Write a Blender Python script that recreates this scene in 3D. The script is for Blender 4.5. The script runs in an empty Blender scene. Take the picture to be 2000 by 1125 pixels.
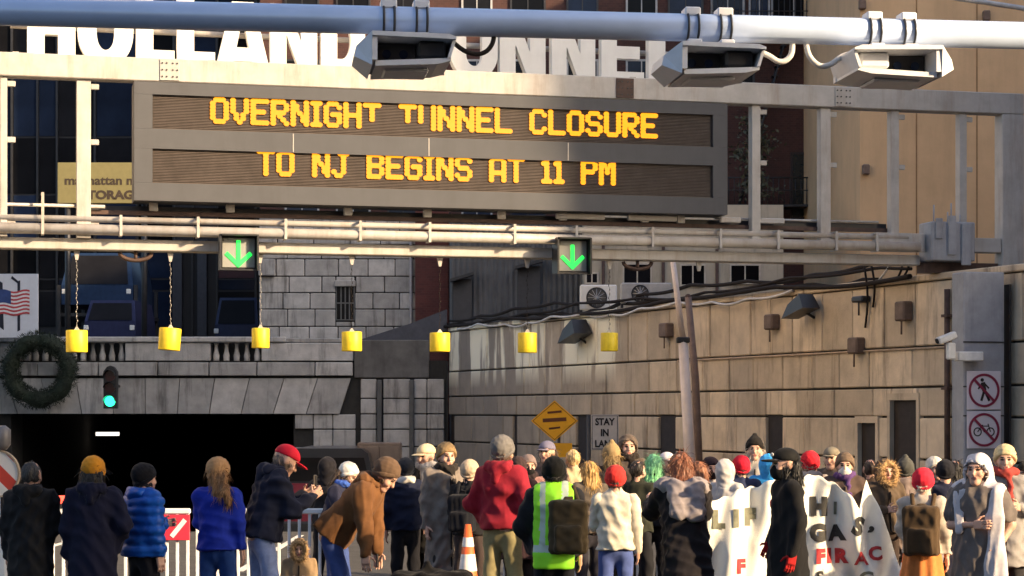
import bpy, math, random
import numpy as np
from mathutils import Vector, Matrix

random.seed(7)
rng = np.random.default_rng(7)
S = bpy.context.scene
COL = S.collection
R = math.radians
PI = math.pi

# ---------------------------------------------------------------- camera
CZ, FPX, HOR = 2.2, 4000.0, 805.0            # camera height, focal length in photo pixels, horizon row
cam_d = bpy.data.cameras.new('camera')
cam_d.sensor_width = 36.0
cam_d.lens = 36.0 * FPX / 2000.0
cam_d.shift_y = (HOR - 562.5) / 2000.0
cam_d.clip_start = 0.5
cam_d.clip_end = 1500
cam = bpy.data.objects.new('camera', cam_d)
cam.location = (0, 0, CZ)
cam.rotation_euler = (R(90), 0, 0)
COL.objects.link(cam)
S.camera = cam

# ---------------------------------------------------------------- sky and sun
SUN_AZ, SUN_EL = 60.0, 21.0                   # degrees right of straight-behind the camera, above the horizon
sun_dir = Vector((math.sin(R(SUN_AZ)) * math.cos(R(SUN_EL)), -math.cos(R(SUN_AZ)) * math.cos(R(SUN_EL)), math.sin(R(SUN_EL))))
world = bpy.data.worlds.new('World')
S.world = world
world.use_nodes = True
wn = world.node_tree
for n in list(wn.nodes):
    wn.nodes.remove(n)
sky = wn.nodes.new('ShaderNodeTexSky')
sky.sky_type = 'NISHITA'
sky.sun_disc = False
sky.sun_elevation = R(SUN_EL)
sky.sun_rotation = math.atan2(sun_dir.x, sun_dir.y)
sky.air_density = 0.85
sky.dust_density = 3.0
sky.ozone_density = 0.8
bg = wn.nodes.new('ShaderNodeBackground')
bg.inputs['Strength'].default_value = 0.15
wo = wn.nodes.new('ShaderNodeOutputWorld')
wn.links.new(sky.outputs[0], bg.inputs['Color'])
wn.links.new(bg.outputs[0], wo.inputs['Surface'])
sun_d = bpy.data.lights.new('sun', 'SUN')
sun_d.energy = 4.5
sun_d.angle = R(0.9)
sun_d.color = (1.0, 0.74, 0.45)
sun = bpy.data.objects.new('sun', sun_d)
sun.rotation_euler = (-sun_dir).to_track_quat('-Z', 'Y').to_euler()
sun.location = (20, -20, 40)
COL.objects.link(sun)
vs = S.view_settings
vs.view_transform = 'Standard'
vs.look = 'None'
vs.exposure = 1.2
vs.gamma = 1.0
vs.use_curve_mapping = False
S.render.engine = 'CYCLES'
S.cycles.use_denoising = True
S.cycles.max_bounces = 6
S.cycles.caustics_reflective = False
S.cycles.caustics_refractive = False

# ---------------------------------------------------------------- materials
def lin(h):
    h = h.lstrip('#')
    if len(h) == 3: h = ''.join(ch * 2 for ch in h)
    c = [int(h[i:i + 2], 16) / 255 for i in (0, 2, 4)]
    return tuple(x / 12.92 if x <= 0.04045 else ((x + 0.055) / 1.055) ** 2.4 for x in c)

MATS = {}
def mat(name, col, rough=0.6, metal=0.0, var=0.18, scale=6.0, bump=0.0, bscale=40.0, rand=0.0, streak=0.0,
        streak_col=(0.03, 0.025, 0.02), spec=0.5, coord='obj', sheen=0.0, emit=None, emit_s=0.0, streak_scale=3.0, coat=0.0, trans=0.0, bvec=None, sharp=(0.48, 0.72)):
    """Principled material whose colour is broken up by noise (var), by object (rand) and by vertical dirt runs (streak)."""
    if name in MATS:
        return MATS[name]
    if isinstance(col, str):
        col = lin(col)
    m = bpy.data.materials.new(name)
    m.use_nodes = True
    nt = m.node_tree
    N, L = nt.nodes, nt.links
    b = N['Principled BSDF']
    b.inputs['Roughness'].default_value = rough
    b.inputs['Metallic'].default_value = metal
    b.inputs['Specular IOR Level'].default_value = spec
    b.inputs['Coat Weight'].default_value = coat
    if sheen:
        b.inputs['Sheen Weight'].default_value = sheen
    if trans:
        b.inputs['Transmission Weight'].default_value = trans
    if coord == 'obj':
        tc = N.new('ShaderNodeTexCoord'); src = tc.outputs['Object']
    else:
        g = N.new('ShaderNodeNewGeometry'); src = g.outputs['Position']
    nz = N.new('ShaderNodeTexNoise'); nz.inputs['Scale'].default_value = scale
    nz.inputs['Detail'].default_value = 6; nz.inputs['Roughness'].default_value = 0.62
    L.new(src, nz.inputs['Vector'])
    mr = N.new('ShaderNodeMapRange')
    mr.inputs['From Min'].default_value = 0.3; mr.inputs['From Max'].default_value = 0.7
    mr.inputs['To Min'].default_value = 1 - var; mr.inputs['To Max'].default_value = 1 + var
    L.new(nz.outputs['Fac'], mr.inputs['Value'])
    val = mr.outputs['Result']
    if rand:
        oi = N.new('ShaderNodeObjectInfo')
        m2 = N.new('ShaderNodeMapRange'); m2.inputs['To Min'].default_value = 1 - rand; m2.inputs['To Max'].default_value = 1 + rand
        L.new(oi.outputs['Random'], m2.inputs['Value'])
        mu = N.new('ShaderNodeMath'); mu.operation = 'MULTIPLY'
        L.new(val, mu.inputs[0]); L.new(m2.outputs['Result'], mu.inputs[1]); val = mu.outputs[0]
    vm = N.new('ShaderNodeVectorMath'); vm.operation = 'SCALE'
    vm.inputs[0].default_value = col[:3]
    L.new(val, vm.inputs['Scale'])
    cout = vm.outputs['Vector']
    if streak:
        mp = N.new('ShaderNodeMapping'); mp.inputs['Scale'].default_value = (streak_scale, streak_scale, streak_scale * 0.12)
        L.new(src, mp.inputs['Vector'])
        n2 = N.new('ShaderNodeTexNoise'); n2.inputs['Scale'].default_value = 1.0; n2.inputs['Detail'].default_value = 7
        n2.inputs['Roughness'].default_value = 0.7
        L.new(mp.outputs[0], n2.inputs['Vector'])
        m3 = N.new('ShaderNodeMapRange'); m3.inputs['From Min'].default_value = sharp[0]; m3.inputs['From Max'].default_value = sharp[1]
        m3.inputs['To Min'].default_value = 0; m3.inputs['To Max'].default_value = streak
        L.new(n2.outputs['Fac'], m3.inputs['Value'])
        mx = N.new('ShaderNodeMix'); mx.data_type = 'RGBA'
        L.new(m3.outputs['Result'], mx.inputs['Factor'])
        L.new(cout, mx.inputs['A']); mx.inputs['B'].default_value = (*streak_col, 1)
        cout = mx.outputs['Result']
    L.new(cout, b.inputs['Base Color'])
    if bump:
        n4 = N.new('ShaderNodeTexNoise'); n4.inputs['Scale'].default_value = bscale; n4.inputs['Detail'].default_value = 5
        if bvec:
            mp4 = N.new('ShaderNodeMapping'); mp4.inputs['Scale'].default_value = bvec; mp4.inputs['Rotation'].default_value = (0.15, 0.22, 0)
            L.new(src, mp4.inputs['Vector']); L.new(mp4.outputs[0], n4.inputs['Vector'])
            n4.noise_type = 'RIDGED_MULTIFRACTAL'; n4.inputs['Detail'].default_value = 3; n4.inputs['Distortion'].default_value = 0.6
        else:
            L.new(src, n4.inputs['Vector'])
        bp = N.new('ShaderNodeBump'); bp.inputs['Strength'].default_value = bump; bp.inputs['Distance'].default_value = 0.02
        L.new(n4.outputs['Fac'], bp.inputs['Height']); L.new(bp.outputs[0], b.inputs['Normal'])
    if emit:
        b.inputs['Emission Color'].default_value = (*emit, 1)
        b.inputs['Emission Strength'].default_value = emit_s
    MATS[name] = m
    return m

def brick_mat(name, c1, c2, mortar, sc):
    if name in MATS:
        return MATS[name]
    m = bpy.data.materials.new(name); m.use_nodes = True
    N, L = m.node_tree.nodes, m.node_tree.links
    b = N['Principled BSDF']; b.inputs['Roughness'].default_value = 0.85
    tc = N.new('ShaderNodeTexCoord')
    mp = N.new('ShaderNodeMapping'); mp.inputs['Rotation'].default_value = (R(90), 0, 0)
    L.new(tc.outputs['Object'], mp.inputs['Vector'])
    bt = N.new('ShaderNodeTexBrick'); bt.inputs['Scale'].default_value = sc
    bt.inputs['Color1'].default_value = (*lin(c1), 1); bt.inputs['Color2'].default_value = (*lin(c2), 1); bt.inputs['Mortar'].default_value = (*lin(mortar), 1)
    bt.inputs['Mortar Size'].default_value = 0.014
    L.new(mp.outputs[0], bt.inputs['Vector'])
    nz = N.new('ShaderNodeTexNoise'); nz.inputs['Scale'].default_value = 0.8; nz.inputs['Detail'].default_value = 8
    L.new(tc.outputs['Object'], nz.inputs['Vector'])
    mx = N.new('ShaderNodeMix'); mx.data_type = 'RGBA'; mx.blend_type = 'MULTIPLY'; mx.inputs['Factor'].default_value = 0.6
    L.new(bt.outputs['Color'], mx.inputs['A']); L.new(nz.outputs['Fac'], mx.inputs['B'])
    L.new(mx.outputs['Result'], b.inputs['Base Color'])
    MATS[name] = m
    return m

# ---------------------------------------------------------------- mesh helpers
class MB:
    def __init__(s):
        s.v, s.f, s.sm, s.mi = [], [], [], []
    def add(s, verts, faces, smooth=False, mi=0, M=None):
        o = len(s.v)
        if M is not None:
            verts = [tuple(M @ Vector(p)) for p in verts]
        s.v += [tuple(map(float, p)) for p in verts]
        s.f += [tuple(int(i) + o for i in f) for f in faces]
        s.sm += [smooth] * len(faces); s.mi += [mi] * len(faces)
        return s
    def box(s, x0, x1, y0, y1, z0, z1, ch=0.0, mi=0, M=None):
        if x1 < x0: x0, x1 = x1, x0
        if y1 < y0: y0, y1 = y1, y0
        if z1 < z0: z0, z1 = z1, z0
        ch = min(ch, (x1 - x0) * .45, (y1 - y0) * .45, (z1 - z0) * .45)
        if ch <= 0:
            v = [(x, y, z) for x in (x0, x1) for y in (y0, y1) for z in (z0, z1)]
            f = [(0, 1, 3, 2), (4, 6, 7, 5), (0, 4, 5, 1), (2, 3, 7, 6), (0, 2, 6, 4), (1, 5, 7, 3)]
            return s.add(v, f, mi=mi, M=M)
        lo, hi = (x0, y0, z0), (x1, y1, z1)
        v, idx = [], {}
        for cx in (0, 1):
            for cy in (0, 1):
                for cz in (0, 1):
                    c = (cx, cy, cz)
                    for ax in range(3):
                        p = []
                        for k in range(3):
                            e = (lo, hi)[c[k]][k]
                            if k != ax: e += ch if c[k] == 0 else -ch
                            p.append(e)
                        idx[(c, ax)] = len(v); v.append(tuple(p))
        f = []
        for ax in range(3):
            a, b = [k for k in range(3) if k != ax]
            for side in (0, 1):
                q = []
                for (i, j) in ((0, 0), (1, 0), (1, 1), (0, 1)):
                    c = [0, 0, 0]; c[ax] = side; c[a] = i; c[b] = j
                    q.append(idx[(tuple(c), ax)])
                f.append(tuple(q) if (side == 1) == (ax != 1) else tuple(q[::-1]))
        for ax in range(3):
            a, b = [k for k in range(3) if k != ax]
            for i in (0, 1):
                for j in (0, 1):
                    c0 = [0, 0, 0]; c0[a] = i; c0[b] = j; c1 = list(c0); c1[ax] = 1
                    c0, c1 = tuple(c0), tuple(c1)
                    f.append((idx[(c0, a)], idx[(c0, b)], idx[(c1, b)], idx[(c1, a)]))
        for cx in (0, 1):
            for cy in (0, 1):
                for cz in (0, 1):
                    c = (cx, cy, cz); f.append((idx[(c, 0)], idx[(c, 1)], idx[(c, 2)]))
        return s.add(v, f, mi=mi, M=M)
    def tube(s, pts, r, n=10, mi=0, caps=True, M=None):
        pts = [Vector(p) for p in pts]
        rr = r if isinstance(r, (list, tuple)) else [r] * len(pts)
        v, f = [], []
        t0 = (pts[1] - pts[0]).normalized()
        ref = Vector((0, 0, 1)) if abs(t0.z) < 0.9 else Vector((0, 1, 0))
        for i, p in enumerate(pts):
            a = pts[max(i - 1, 0)]; b = pts[min(i + 1, len(pts) - 1)]
            t = (b - a).normalized()
            x = t.cross(ref).normalized(); y = x.cross(t).normalized()
            for k in range(n):
                an = 2 * PI * k / n
                v.append(p + x * math.cos(an) * rr[i] + y * math.sin(an) * rr[i])
        for i in range(len(pts) - 1):
            for k in range(n):
                k2 = (k + 1) % n
                f.append((i * n + k, (i + 1) * n + k, (i + 1) * n + k2, i * n + k2))
        s.add(v, f, smooth=True, mi=mi, M=M)
        if caps:
            o = len(s.v) - len(v)
            s.f.append(tuple(o + k for k in range(n))); s.sm.append(False); s.mi.append(mi)
            e = o + (len(pts) - 1) * n
            s.f.append(tuple(e + k for k in reversed(range(n)))); s.sm.append(False); s.mi.append(mi)
        return s
    def prism(s, poly, y0, y1, mi=0, M=None):
        """polygon in x,z extruded from y0 to y1"""
        n = len(poly)
        v = [(p[0], y0, p[1]) for p in poly] + [(p[0], y1, p[1]) for p in poly]
        f = [tuple(range(n)), tuple(range(2 * n - 1, n - 1, -1))]
        f += [(i, i + n, (i + 1) % n + n, (i + 1) % n) for i in range(n)]
        return s.add(v, f, mi=mi, M=M)
    def ringprism(s, outer, inner, y0, y1, mi=0):
        """closed ring between two loops of equal length in x,z"""
        n = len(outer)
        v = [(p[0], y, p[1]) for y in (y0, y1) for L in (outer, inner) for p in L]
        f = []
        for i in range(n):
            j = (i + 1) % n
            f += [(i, j, n + j, n + i), (2 * n + j, 2 * n + i, 3 * n + i, 3 * n + j), (i, 2 * n + i, 2 * n + j, j), (n + i, n + j, 3 * n + j, 3 * n + i)]
        return s.add(v, f, mi=mi)
    def sphere(s, c, r, nu=12, nv=8, mi=0, M=None):
        rx, ry, rz = r if isinstance(r, (tuple, list)) else (r, r, r)
        v, f = [], []
        for i in range(nv + 1):
            th = PI * i / nv
            for k in range(nu):
                ph = 2 * PI * k / nu
                v.append((c[0] + rx * math.sin(th) * math.cos(ph), c[1] + ry * math.sin(th) * math.sin(ph), c[2] + rz * math.cos(th)))
        for i in range(nv):
            for k in range(nu):
                k2 = (k + 1) % nu
                f.append((i * nu + k, (i + 1) * nu + k, (i + 1) * nu + k2, i * nu + k2))
        return s.add(v, f, smooth=True, mi=mi, M=M)
    def build(s, name, mats, parent=None, kind=None, loc=None, label=None):
        me = bpy.data.meshes.new(name)
        me.from_pydata(s.v, [], s.f)
        for m in (mats if isinstance(mats, (list, tuple)) else [mats]):
            me.materials.append(m)
        me.polygons.foreach_set('use_smooth', s.sm)
        me.polygons.foreach_set('material_index', s.mi)
        me.update()
        o = bpy.data.objects.new(name, me)
        COL.objects.link(o)
        if parent: o.parent = parent
        if loc: o.location = loc
        if kind: o['kind'] = kind
        if label: o['label'] = label
        return o

def tag(o, label, cat=None, group=None, kind=None):
    o['label'] = label
    if cat: o['category'] = cat
    if group: o['group'] = group
    if kind: o['kind'] = kind
    return o

def thing(name, label, cat, loc=(0, 0, 0), rz=0.0, group=None):
    o = bpy.data.objects.new(name, None)
    o.empty_display_size = 0.3
    o.location = loc; o.rotation_euler = (0, 0, rz)
    COL.objects.link(o)
    return tag(o, label, cat, group)

def struct(o, label=None):
    o['kind'] = 'structure'
    if label: o['label'] = label
    return o

def copy_tree(o, parent=None):
    c = o.copy(); COL.objects.link(c); c.parent = parent
    for ch in list(o.children):
        copy_tree(ch, c)
    return c

def at(px, py, Y):
    return Vector(((px - 1000) / FPX * Y, Y, CZ + (HOR - py) / FPX * Y))

class Frame:
    """vertical plane through (ox, oy), running along angle; loc() gives the local point of the plane seen in a photo pixel"""
    def __init__(s, ox, oy, ang):
        s.o = (ox, oy); s.a = ang; s.c, s.s = math.cos(ang), math.sin(ang)
    def loc(s, px, py, off=0.0):
        k = (px - 1000) / FPX
        ox, oy = s.o[0] - s.s * off, s.o[1] + s.c * off
        t = (k * oy - ox) / (s.c - k * s.s)
        Y = oy + s.s * t
        return (t, off, CZ + (HOR - py) / FPX * Y)
    def x(s, px, off=0.0): return s.loc(px, 0, off)[0]
    def z(s, px, py, off=0.0): return s.loc(px, py, off)[2]
    def thing(s, name, label, cat, group=None):
        return thing(name, label, cat, (s.o[0], s.o[1], 0), s.a, group)

FONT_CACHE = {}
def glyphs(text, size, bold=0.0, depth=0.0, align='CENTER', spacing=1.0):
    """verts and faces of lettering lying in x,z, facing -y, baseline at z = 0"""
    key = (text, size, bold, depth, align, spacing)
    if key in FONT_CACHE: return FONT_CACHE[key]
    cu = bpy.data.curves.new('lettering', 'FONT')
    cu.body = text; cu.size = size; cu.offset = bold; cu.extrude = depth; cu.align_x = align; cu.resolution_u = 3; cu.space_character = spacing
    ob = bpy.data.objects.new('lettering', cu); COL.objects.link(ob)
    me = ob.evaluated_get(bpy.context.evaluated_depsgraph_get()).to_mesh()
    v = [(p.co.x, -p.co.z, p.co.y) for p in me.vertices]
    f = [tuple(p.vertices) for p in me.polygons]
    bpy.data.objects.remove(ob); bpy.data.curves.remove(cu)
    FONT_CACHE[key] = (v, f)
    return v, f

def lettering(mb, text, x, y, z, size, bold=0.0, depth=0.003, mi=0, align='CENTER', sx=1.0, rot=0.0, spacing=1.0):
    v, f = glyphs(text, size, bold, depth, align, spacing)
    c, s_ = math.cos(rot), math.sin(rot)
    mb.add([(x + (p[0] * sx) * c - p[2] * s_, y + p[1], z + (p[0] * sx) * s_ + p[2] * c) for p in v], f, mi=mi)

# ---------------------------------------------------------------- shared materials
m_asphalt = mat('asphalt', (0.055, 0.053, 0.052), 0.9, var=0.3, scale=3, bump=0.4, bscale=60, coord='pos')
m_stone = mat('sooty_granite', (0.45, 0.43, 0.405), 0.85, var=0.22, scale=2.2, bump=0.35, bscale=30, rand=0.22, streak=0.6, streak_scale=2.2, sharp=(0.52, 0.66), coord='pos')
m_joint = mat('joint_mortar', (0.035, 0.033, 0.03), 0.95, coord='pos')
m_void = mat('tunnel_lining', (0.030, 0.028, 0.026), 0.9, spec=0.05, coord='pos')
m_steel_paint = mat('cream_steel_paint', (0.45, 0.425, 0.395), 0.5, var=0.14, scale=3, streak=0.42, streak_col=(0.25, 0.14, 0.07), streak_scale=5, coord='obj')
m_steel_grey = mat('grey_steel_paint', (0.34, 0.345, 0.37), 0.5, var=0.14, scale=4, streak=0.3, streak_scale=4)
m_galv = mat('galvanised_steel', (0.52, 0.53, 0.55), 0.34, metal=0.75, var=0.10, scale=9, bump=0.05, bscale=60)
m_dark_metal = mat('dark_metal', (0.025, 0.025, 0.028), 0.45, var=0.25)
m_black_plastic = mat('black_plastic', (0.018, 0.018, 0.02), 0.4)
m_glass = mat('dark_glass', (0.010, 0.010, 0.012), 0.12, spec=0.08, rand=0.5, var=0.3, scale=0.8)
m_glass_blue = mat('blue_glass', (0.014, 0.022, 0.045), 0.12, spec=0.15, rand=0.5, var=0.4, scale=0.7)
m_white_paint = mat('white_paint', (0.78, 0.77, 0.74), 0.5, var=0.07, scale=5)
m_cable = mat('black_cable', (0.022, 0.017, 0.015), 0.8, spec=.2)
m_cable_w = mat('white_cable', (0.62, 0.60, 0.58), 0.5)
m_rust = mat('rusty_brown_paint', (0.075, 0.042, 0.032), 0.7, var=0.35, scale=8)
m_yellow = mat('yellow_plastic', (0.80, 0.60, 0.02), 0.5, var=0.16, scale=7, streak=.45, streak_col=(.30, .19, .03), streak_scale=9)
m_lamp_white = mat('tunnel_lamp_glow', (0.8, 0.8, 0.8), emit=(1, 0.90, 0.80), emit_s=0.75)

# retaining wall stone: warm, streaked with soot, with window-reflected sun painted as pale streaks on the upper course near the tunnel
def wall_material():
    m = mat('tan_limestone', (0.62, 0.505, 0.37), 0.85, var=0.20, scale=1.6, bump=0.3, bscale=25, rand=0.19, streak=0.55,
            streak_col=(0.13, 0.085, 0.06), streak_scale=2.8, sharp=(0.53, 0.66), coord='pos')
    N, L = m.node_tree.nodes, m.node_tree.links
    b = N['Principled BSDF']
    old = b.inputs['Base Color'].links[0].from_socket
    g = N.new('ShaderNodeNewGeometry')
    sp = N.new('ShaderNodeSeparateXYZ'); L.new(g.outputs['Position'], sp.inputs[0])
    # greyer and darker towards the portal
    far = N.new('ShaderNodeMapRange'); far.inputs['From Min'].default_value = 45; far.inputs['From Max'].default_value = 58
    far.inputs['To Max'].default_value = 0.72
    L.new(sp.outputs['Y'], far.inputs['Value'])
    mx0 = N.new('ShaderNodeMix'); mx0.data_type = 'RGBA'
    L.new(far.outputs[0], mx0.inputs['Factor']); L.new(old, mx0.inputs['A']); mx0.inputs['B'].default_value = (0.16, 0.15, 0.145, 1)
    mp = N.new('ShaderNodeMapping'); mp.inputs['Scale'].default_value = (0.2, 1.15, 0.16)  # pale streaks: sun reflected off windows, painted into the stone colour
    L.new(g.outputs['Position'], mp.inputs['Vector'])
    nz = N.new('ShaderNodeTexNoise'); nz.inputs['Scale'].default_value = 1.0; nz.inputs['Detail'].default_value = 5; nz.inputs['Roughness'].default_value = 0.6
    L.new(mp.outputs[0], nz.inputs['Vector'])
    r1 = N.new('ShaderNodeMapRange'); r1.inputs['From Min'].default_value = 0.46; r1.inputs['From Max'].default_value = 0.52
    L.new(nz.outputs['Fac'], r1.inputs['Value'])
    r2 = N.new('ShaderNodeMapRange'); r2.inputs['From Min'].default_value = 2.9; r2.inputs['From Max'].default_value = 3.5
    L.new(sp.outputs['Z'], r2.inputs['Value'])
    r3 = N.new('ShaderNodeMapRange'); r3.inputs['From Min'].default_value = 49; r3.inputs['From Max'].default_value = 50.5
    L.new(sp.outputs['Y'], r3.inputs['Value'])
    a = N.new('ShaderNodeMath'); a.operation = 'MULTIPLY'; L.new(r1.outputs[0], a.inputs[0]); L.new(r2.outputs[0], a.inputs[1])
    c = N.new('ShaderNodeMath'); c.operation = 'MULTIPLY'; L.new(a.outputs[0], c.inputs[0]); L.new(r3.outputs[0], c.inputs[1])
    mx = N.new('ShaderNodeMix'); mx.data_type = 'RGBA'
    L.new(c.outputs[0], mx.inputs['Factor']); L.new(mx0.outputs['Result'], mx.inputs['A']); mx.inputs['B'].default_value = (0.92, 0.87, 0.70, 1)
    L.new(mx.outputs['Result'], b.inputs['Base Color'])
    return m
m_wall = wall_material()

# ---------------------------------------------------------------- ground: flat street that dips into the tunnel
def ground_z(y):
    if y < 36: return 0.10
    if y < 60: return 0.10 - 2.6 * (y - 36) / 24
    return -2.5
ys = [-400, -100, -30, 0, 12, 24, 36, 42, 48, 54, 60, 62, 120, 250, 600]
xs = [-500, -100, -30, -15, 0, 15, 30, 100, 500]
mb = MB()
vv = [(x, y, ground_z(y)) for y in ys for x in xs]
ff = [(j * len(xs) + i, j * len(xs) + i + 1, (j + 1) * len(xs) + i + 1, (j + 1) * len(xs) + i) for j in range(len(ys) - 1) for i in range(len(xs) - 1)]
mb.add(vv, ff)
struct(mb.build('road', m_asphalt), 'dark asphalt street dipping down to the tunnel mouth')
m_paint = mat('lane_paint', (0.7, 0.69, 0.65), 0.7, var=0.25, scale=12)
for k, x in enumerate((-7.2, -3.6, 0.0, 3.6)):
    mb = MB()
    for y0 in (27, 31, 35 - 2.1):
        mb.box(x - .06, x + .06, y0, y0 + 2, 0.102, 0.104)
    o = struct(mb.build('lane_marking', m_paint), 'white dashed lane line on the asphalt')

# ---------------------------------------------------------------- buildings outside the frame that shade the street or bounce sun into it
m_offb = brick_mat('unseen_street_brick', '8a5a48', '7a4a3c', '9a8a7c', 4.0)
def street_block(label, cx, cy, hx, hy, h, rz, m=None):
    t = thing('unseen_street_building', label, 'building', (cx, cy, 0), rz)
    MB().box(-hx, hx, -hy, hy, -3, h).build('wall', m or m_offb, t)
    MB().box(-hx - .3, hx + .3, -hy - .3, hy + .3, h + .003, h + .6).build('cornice', mat('unseen_cornice_stone', (0.4, 0.37, 0.33), 0.8), t)
    m_fr = mat('unseen_window_frame', (0.5, 0.48, 0.44), 0.6)
    me_src = None
    for side in (-1, 1):
        n = max(1, int(hy * 2 / 5))
        for k in range(n):
            for z in np.arange(4.0, h - 3, 4.2):
                y = -hy + (k + .5) * hy * 2 / n
                if me_src is None:
                    w = MB().box(-.03, .03, -.62, .62, -.95, .95).build('window', [m_glass], t)
                    fr = MB().box(-.06, .06, -.72, -.622, -1.05, 1.05).box(-.06, .06, .622, .72, -1.05, 1.05).box(-.06, .06, -.621, .621, .952, 1.05).box(-.09, .09, -.621, .621, -1.05, -.952).build('frame', m_fr, w)
                    me_src = (w, fr)
                else:
                    w = me_src[0].copy(); COL.objects.link(w); w.parent = t
                    fr = me_src[1].copy(); COL.objects.link(fr); fr.parent = w
                w.location = (side * (hx + .035), y, float(z))
    return t
# u runs across the sunlight, w towards the sun; the gap U_B..U_A between the two blocks is the sunlit cross street
su, sw = (math.cos(R(SUN_AZ)), math.sin(R(SUN_AZ))), (math.sin(R(SUN_AZ)), -math.cos(R(SUN_AZ)))
U_B, U_A = 15.2, 30.8
def sun_block(label, u0, u1, w0, w1, h):
    u, w = (u0 + u1) / 2, (w0 + w1) / 2
    street_block(label, su[0] * u + sw[0] * w, su[1] * u + sw[1] * w, (u1 - u0) / 2, (w1 - w0) / 2, h, math.atan2(su[1], su[0]))
sun_block('unseen tall brick corner building right of the camera, shading the street', -25, U_B, 9, 36, 24)
sun_block('unseen tall brick building right of the retaining wall, shading the street', U_A, 68, 3.5, 36, 27)

m_pale = mat('pale_bounce_stone', (0.66, 0.58, 0.47), 0.85, var=.12, scale=.8, coord='pos', streak=.2)
street_block('unseen tall pale building added left of the street to bounce sun onto the wall', -22.6, 39, 9.0, 11.0, 26, 0, m_pale)  # added out of view so its sunlit face warms the retaining wall

# ---------------------------------------------------------------- retaining wall on the right
WX0, WY0, WX1, WY1 = -1.83, 61.0, 8.0, 36.5
WF = Frame(WX0, WY0, math.atan2(WY1 - WY0, WX1 - WX0))
WLEN = math.hypot(WX1 - WX0, WY1 - WY0) + 4.5
wall = WF.thing('retaining_wall', 'long tan stone block retaining wall running back to the tunnel mouth', 'wall')
rowz = [4.59, 3.40, 2.66, 2.11, 1.33, 0.55, -0.25, -1.05, -1.85, -2.7]
MB().box(0, WLEN, 0.03, 0.9, -3, 4.55).build('backing', m_joint, wall)
# openings in wall coordinates (x along, z) from pixels
def wrect(px0, px1, py0, zb):
    return (WF.x(px0), WF.x(px1), zb, WF.z(px0, py0))
doors = [wrect(1744, 1796, 782, -0.2), wrect(1681, 1716, 826, 0.0), wrect(1499, 1531, 812, 0.9), wrect(1289, 1322, 812, 0.5),
         wrect(1128, 1150, 815, -0.5), wrect(880, 890, 812, -2.0), wrect(1004, 1012, 812, -1.0)]
def subtract(rect, hole):
    x0, x1, z0, z1 = rect; a0, a1, b0, b1 = hole
    if a1 <= x0 or a0 >= x1 or b1 <= z0 or b0 >= z1: return [rect]
    out = []
    if a0 > x0: out.append((x0, a0, z0, z1))
    if a1 < x1: out.append((a1, x1, z0, z1))
    c0, c1 = max(x0, a0), min(x1, a1)
    if b0 > z0: out.append((c0, c1, z0, b0))
    if b1 < z1: out.append((c0, c1, b1, z1))
    return out
for r in range(len(rowz) - 1):
    z1, z0 = rowz[r], rowz[r + 1]
    bl = 1.25 if r else 1.02
    x = -0.6 * (r % 2) - rng.uniform(0, 0.3)
    while x < WLEN:
        w = bl * rng.uniform(0.85, 1.2)
        rects = [(max(x, 0), min(x + w, WLEN), z0, z1)]
        for d in doors:
            rects = [q for rc in rects for q in subtract(rc, d)]
        for (a, b_, c, d_) in rects:
            if b_ - a > 0.06 and d_ - c > 0.06:
                pr = rng.uniform(-0.012, 0.012)
                cx, cz = (a + b_) / 2, (c + d_) / 2
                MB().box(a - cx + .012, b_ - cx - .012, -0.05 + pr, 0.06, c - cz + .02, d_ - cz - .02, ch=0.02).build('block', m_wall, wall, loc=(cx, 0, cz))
        x += w
m_door = mat('rusted_door', (0.022, 0.014, 0.012), 0.7, var=0.4)
for i, (a, b_, c, d_) in enumerate(doors):
    MB().box(a + .01, b_ - .01, 0.018, 0.029, c, d_ - .01).build('door', m_door, wall)
    if i < 2:
        fr = MB()
        fr.box(a - .09, a + .005, -0.075, 0.028, c, d_); fr.box(b_ - .005, b_ + .09, -0.075, 0.028, c, d_); fr.box(a - .09, b_ + .09, -0.08, 0.028, d_ + .002, d_ + .13)
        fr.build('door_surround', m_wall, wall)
# coping slabs
x = 0.0
while x < WLEN:
    w = min(2.1, WLEN - x)
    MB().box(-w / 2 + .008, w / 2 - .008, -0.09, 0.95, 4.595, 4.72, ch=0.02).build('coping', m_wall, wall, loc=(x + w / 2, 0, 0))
    x += 2.1
# ledge pipe between the first two courses
MB().tube([(WF.x(1330), -.08, 3.37), (WF.x(1862), -.08, 3.37)], 0.022, 8).build('ledge_pipe', mat('tan_conduit', (0.5, 0.36, 0.24), 0.6), wall)

# cables that run along the top of the wall
for k, (dy, dz, r, p0, p1) in enumerate(((-.14, .14, .05, 868, 1795), (-.06, .30, .035, 880, 1790), (.25, .44, .045, 900, 1800), (-.19, .03, .03, 905, 1560), (.1, .20, .05, 868, 1700))):
    x0, x1 = WF.x(p0), WF.x(p1)
    pts = []
    for i in range(97):
        q = i / 96
        pts.append((x0 + (x1 - x0) * q, dy + .06 * math.sin(q * 23 + k), 4.62 + dz + .06 * math.sin(q * (11 + 3 * k) + k * 2) - .07 * abs(math.sin(q * (5 + 2 * k) * PI + k))))
    c = MB().tube(pts, r, 6).build('wall_cable', m_cable if k != 3 else m_cable_w)
    c.location = (WX0, WY0, 0); c.rotation_euler = (0, 0, WF.a)
    tag(c, ['thick black cable along the front lip of the wall top', 'thinner black cable looping just above the wall coping', 'uppermost black cable of the bundle along the wall',
            'pale cable hanging over the face of the wall coping', 'black cable lying along the middle of the wall coping'][k], 'cable', 'cables along the retaining wall')
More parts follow.
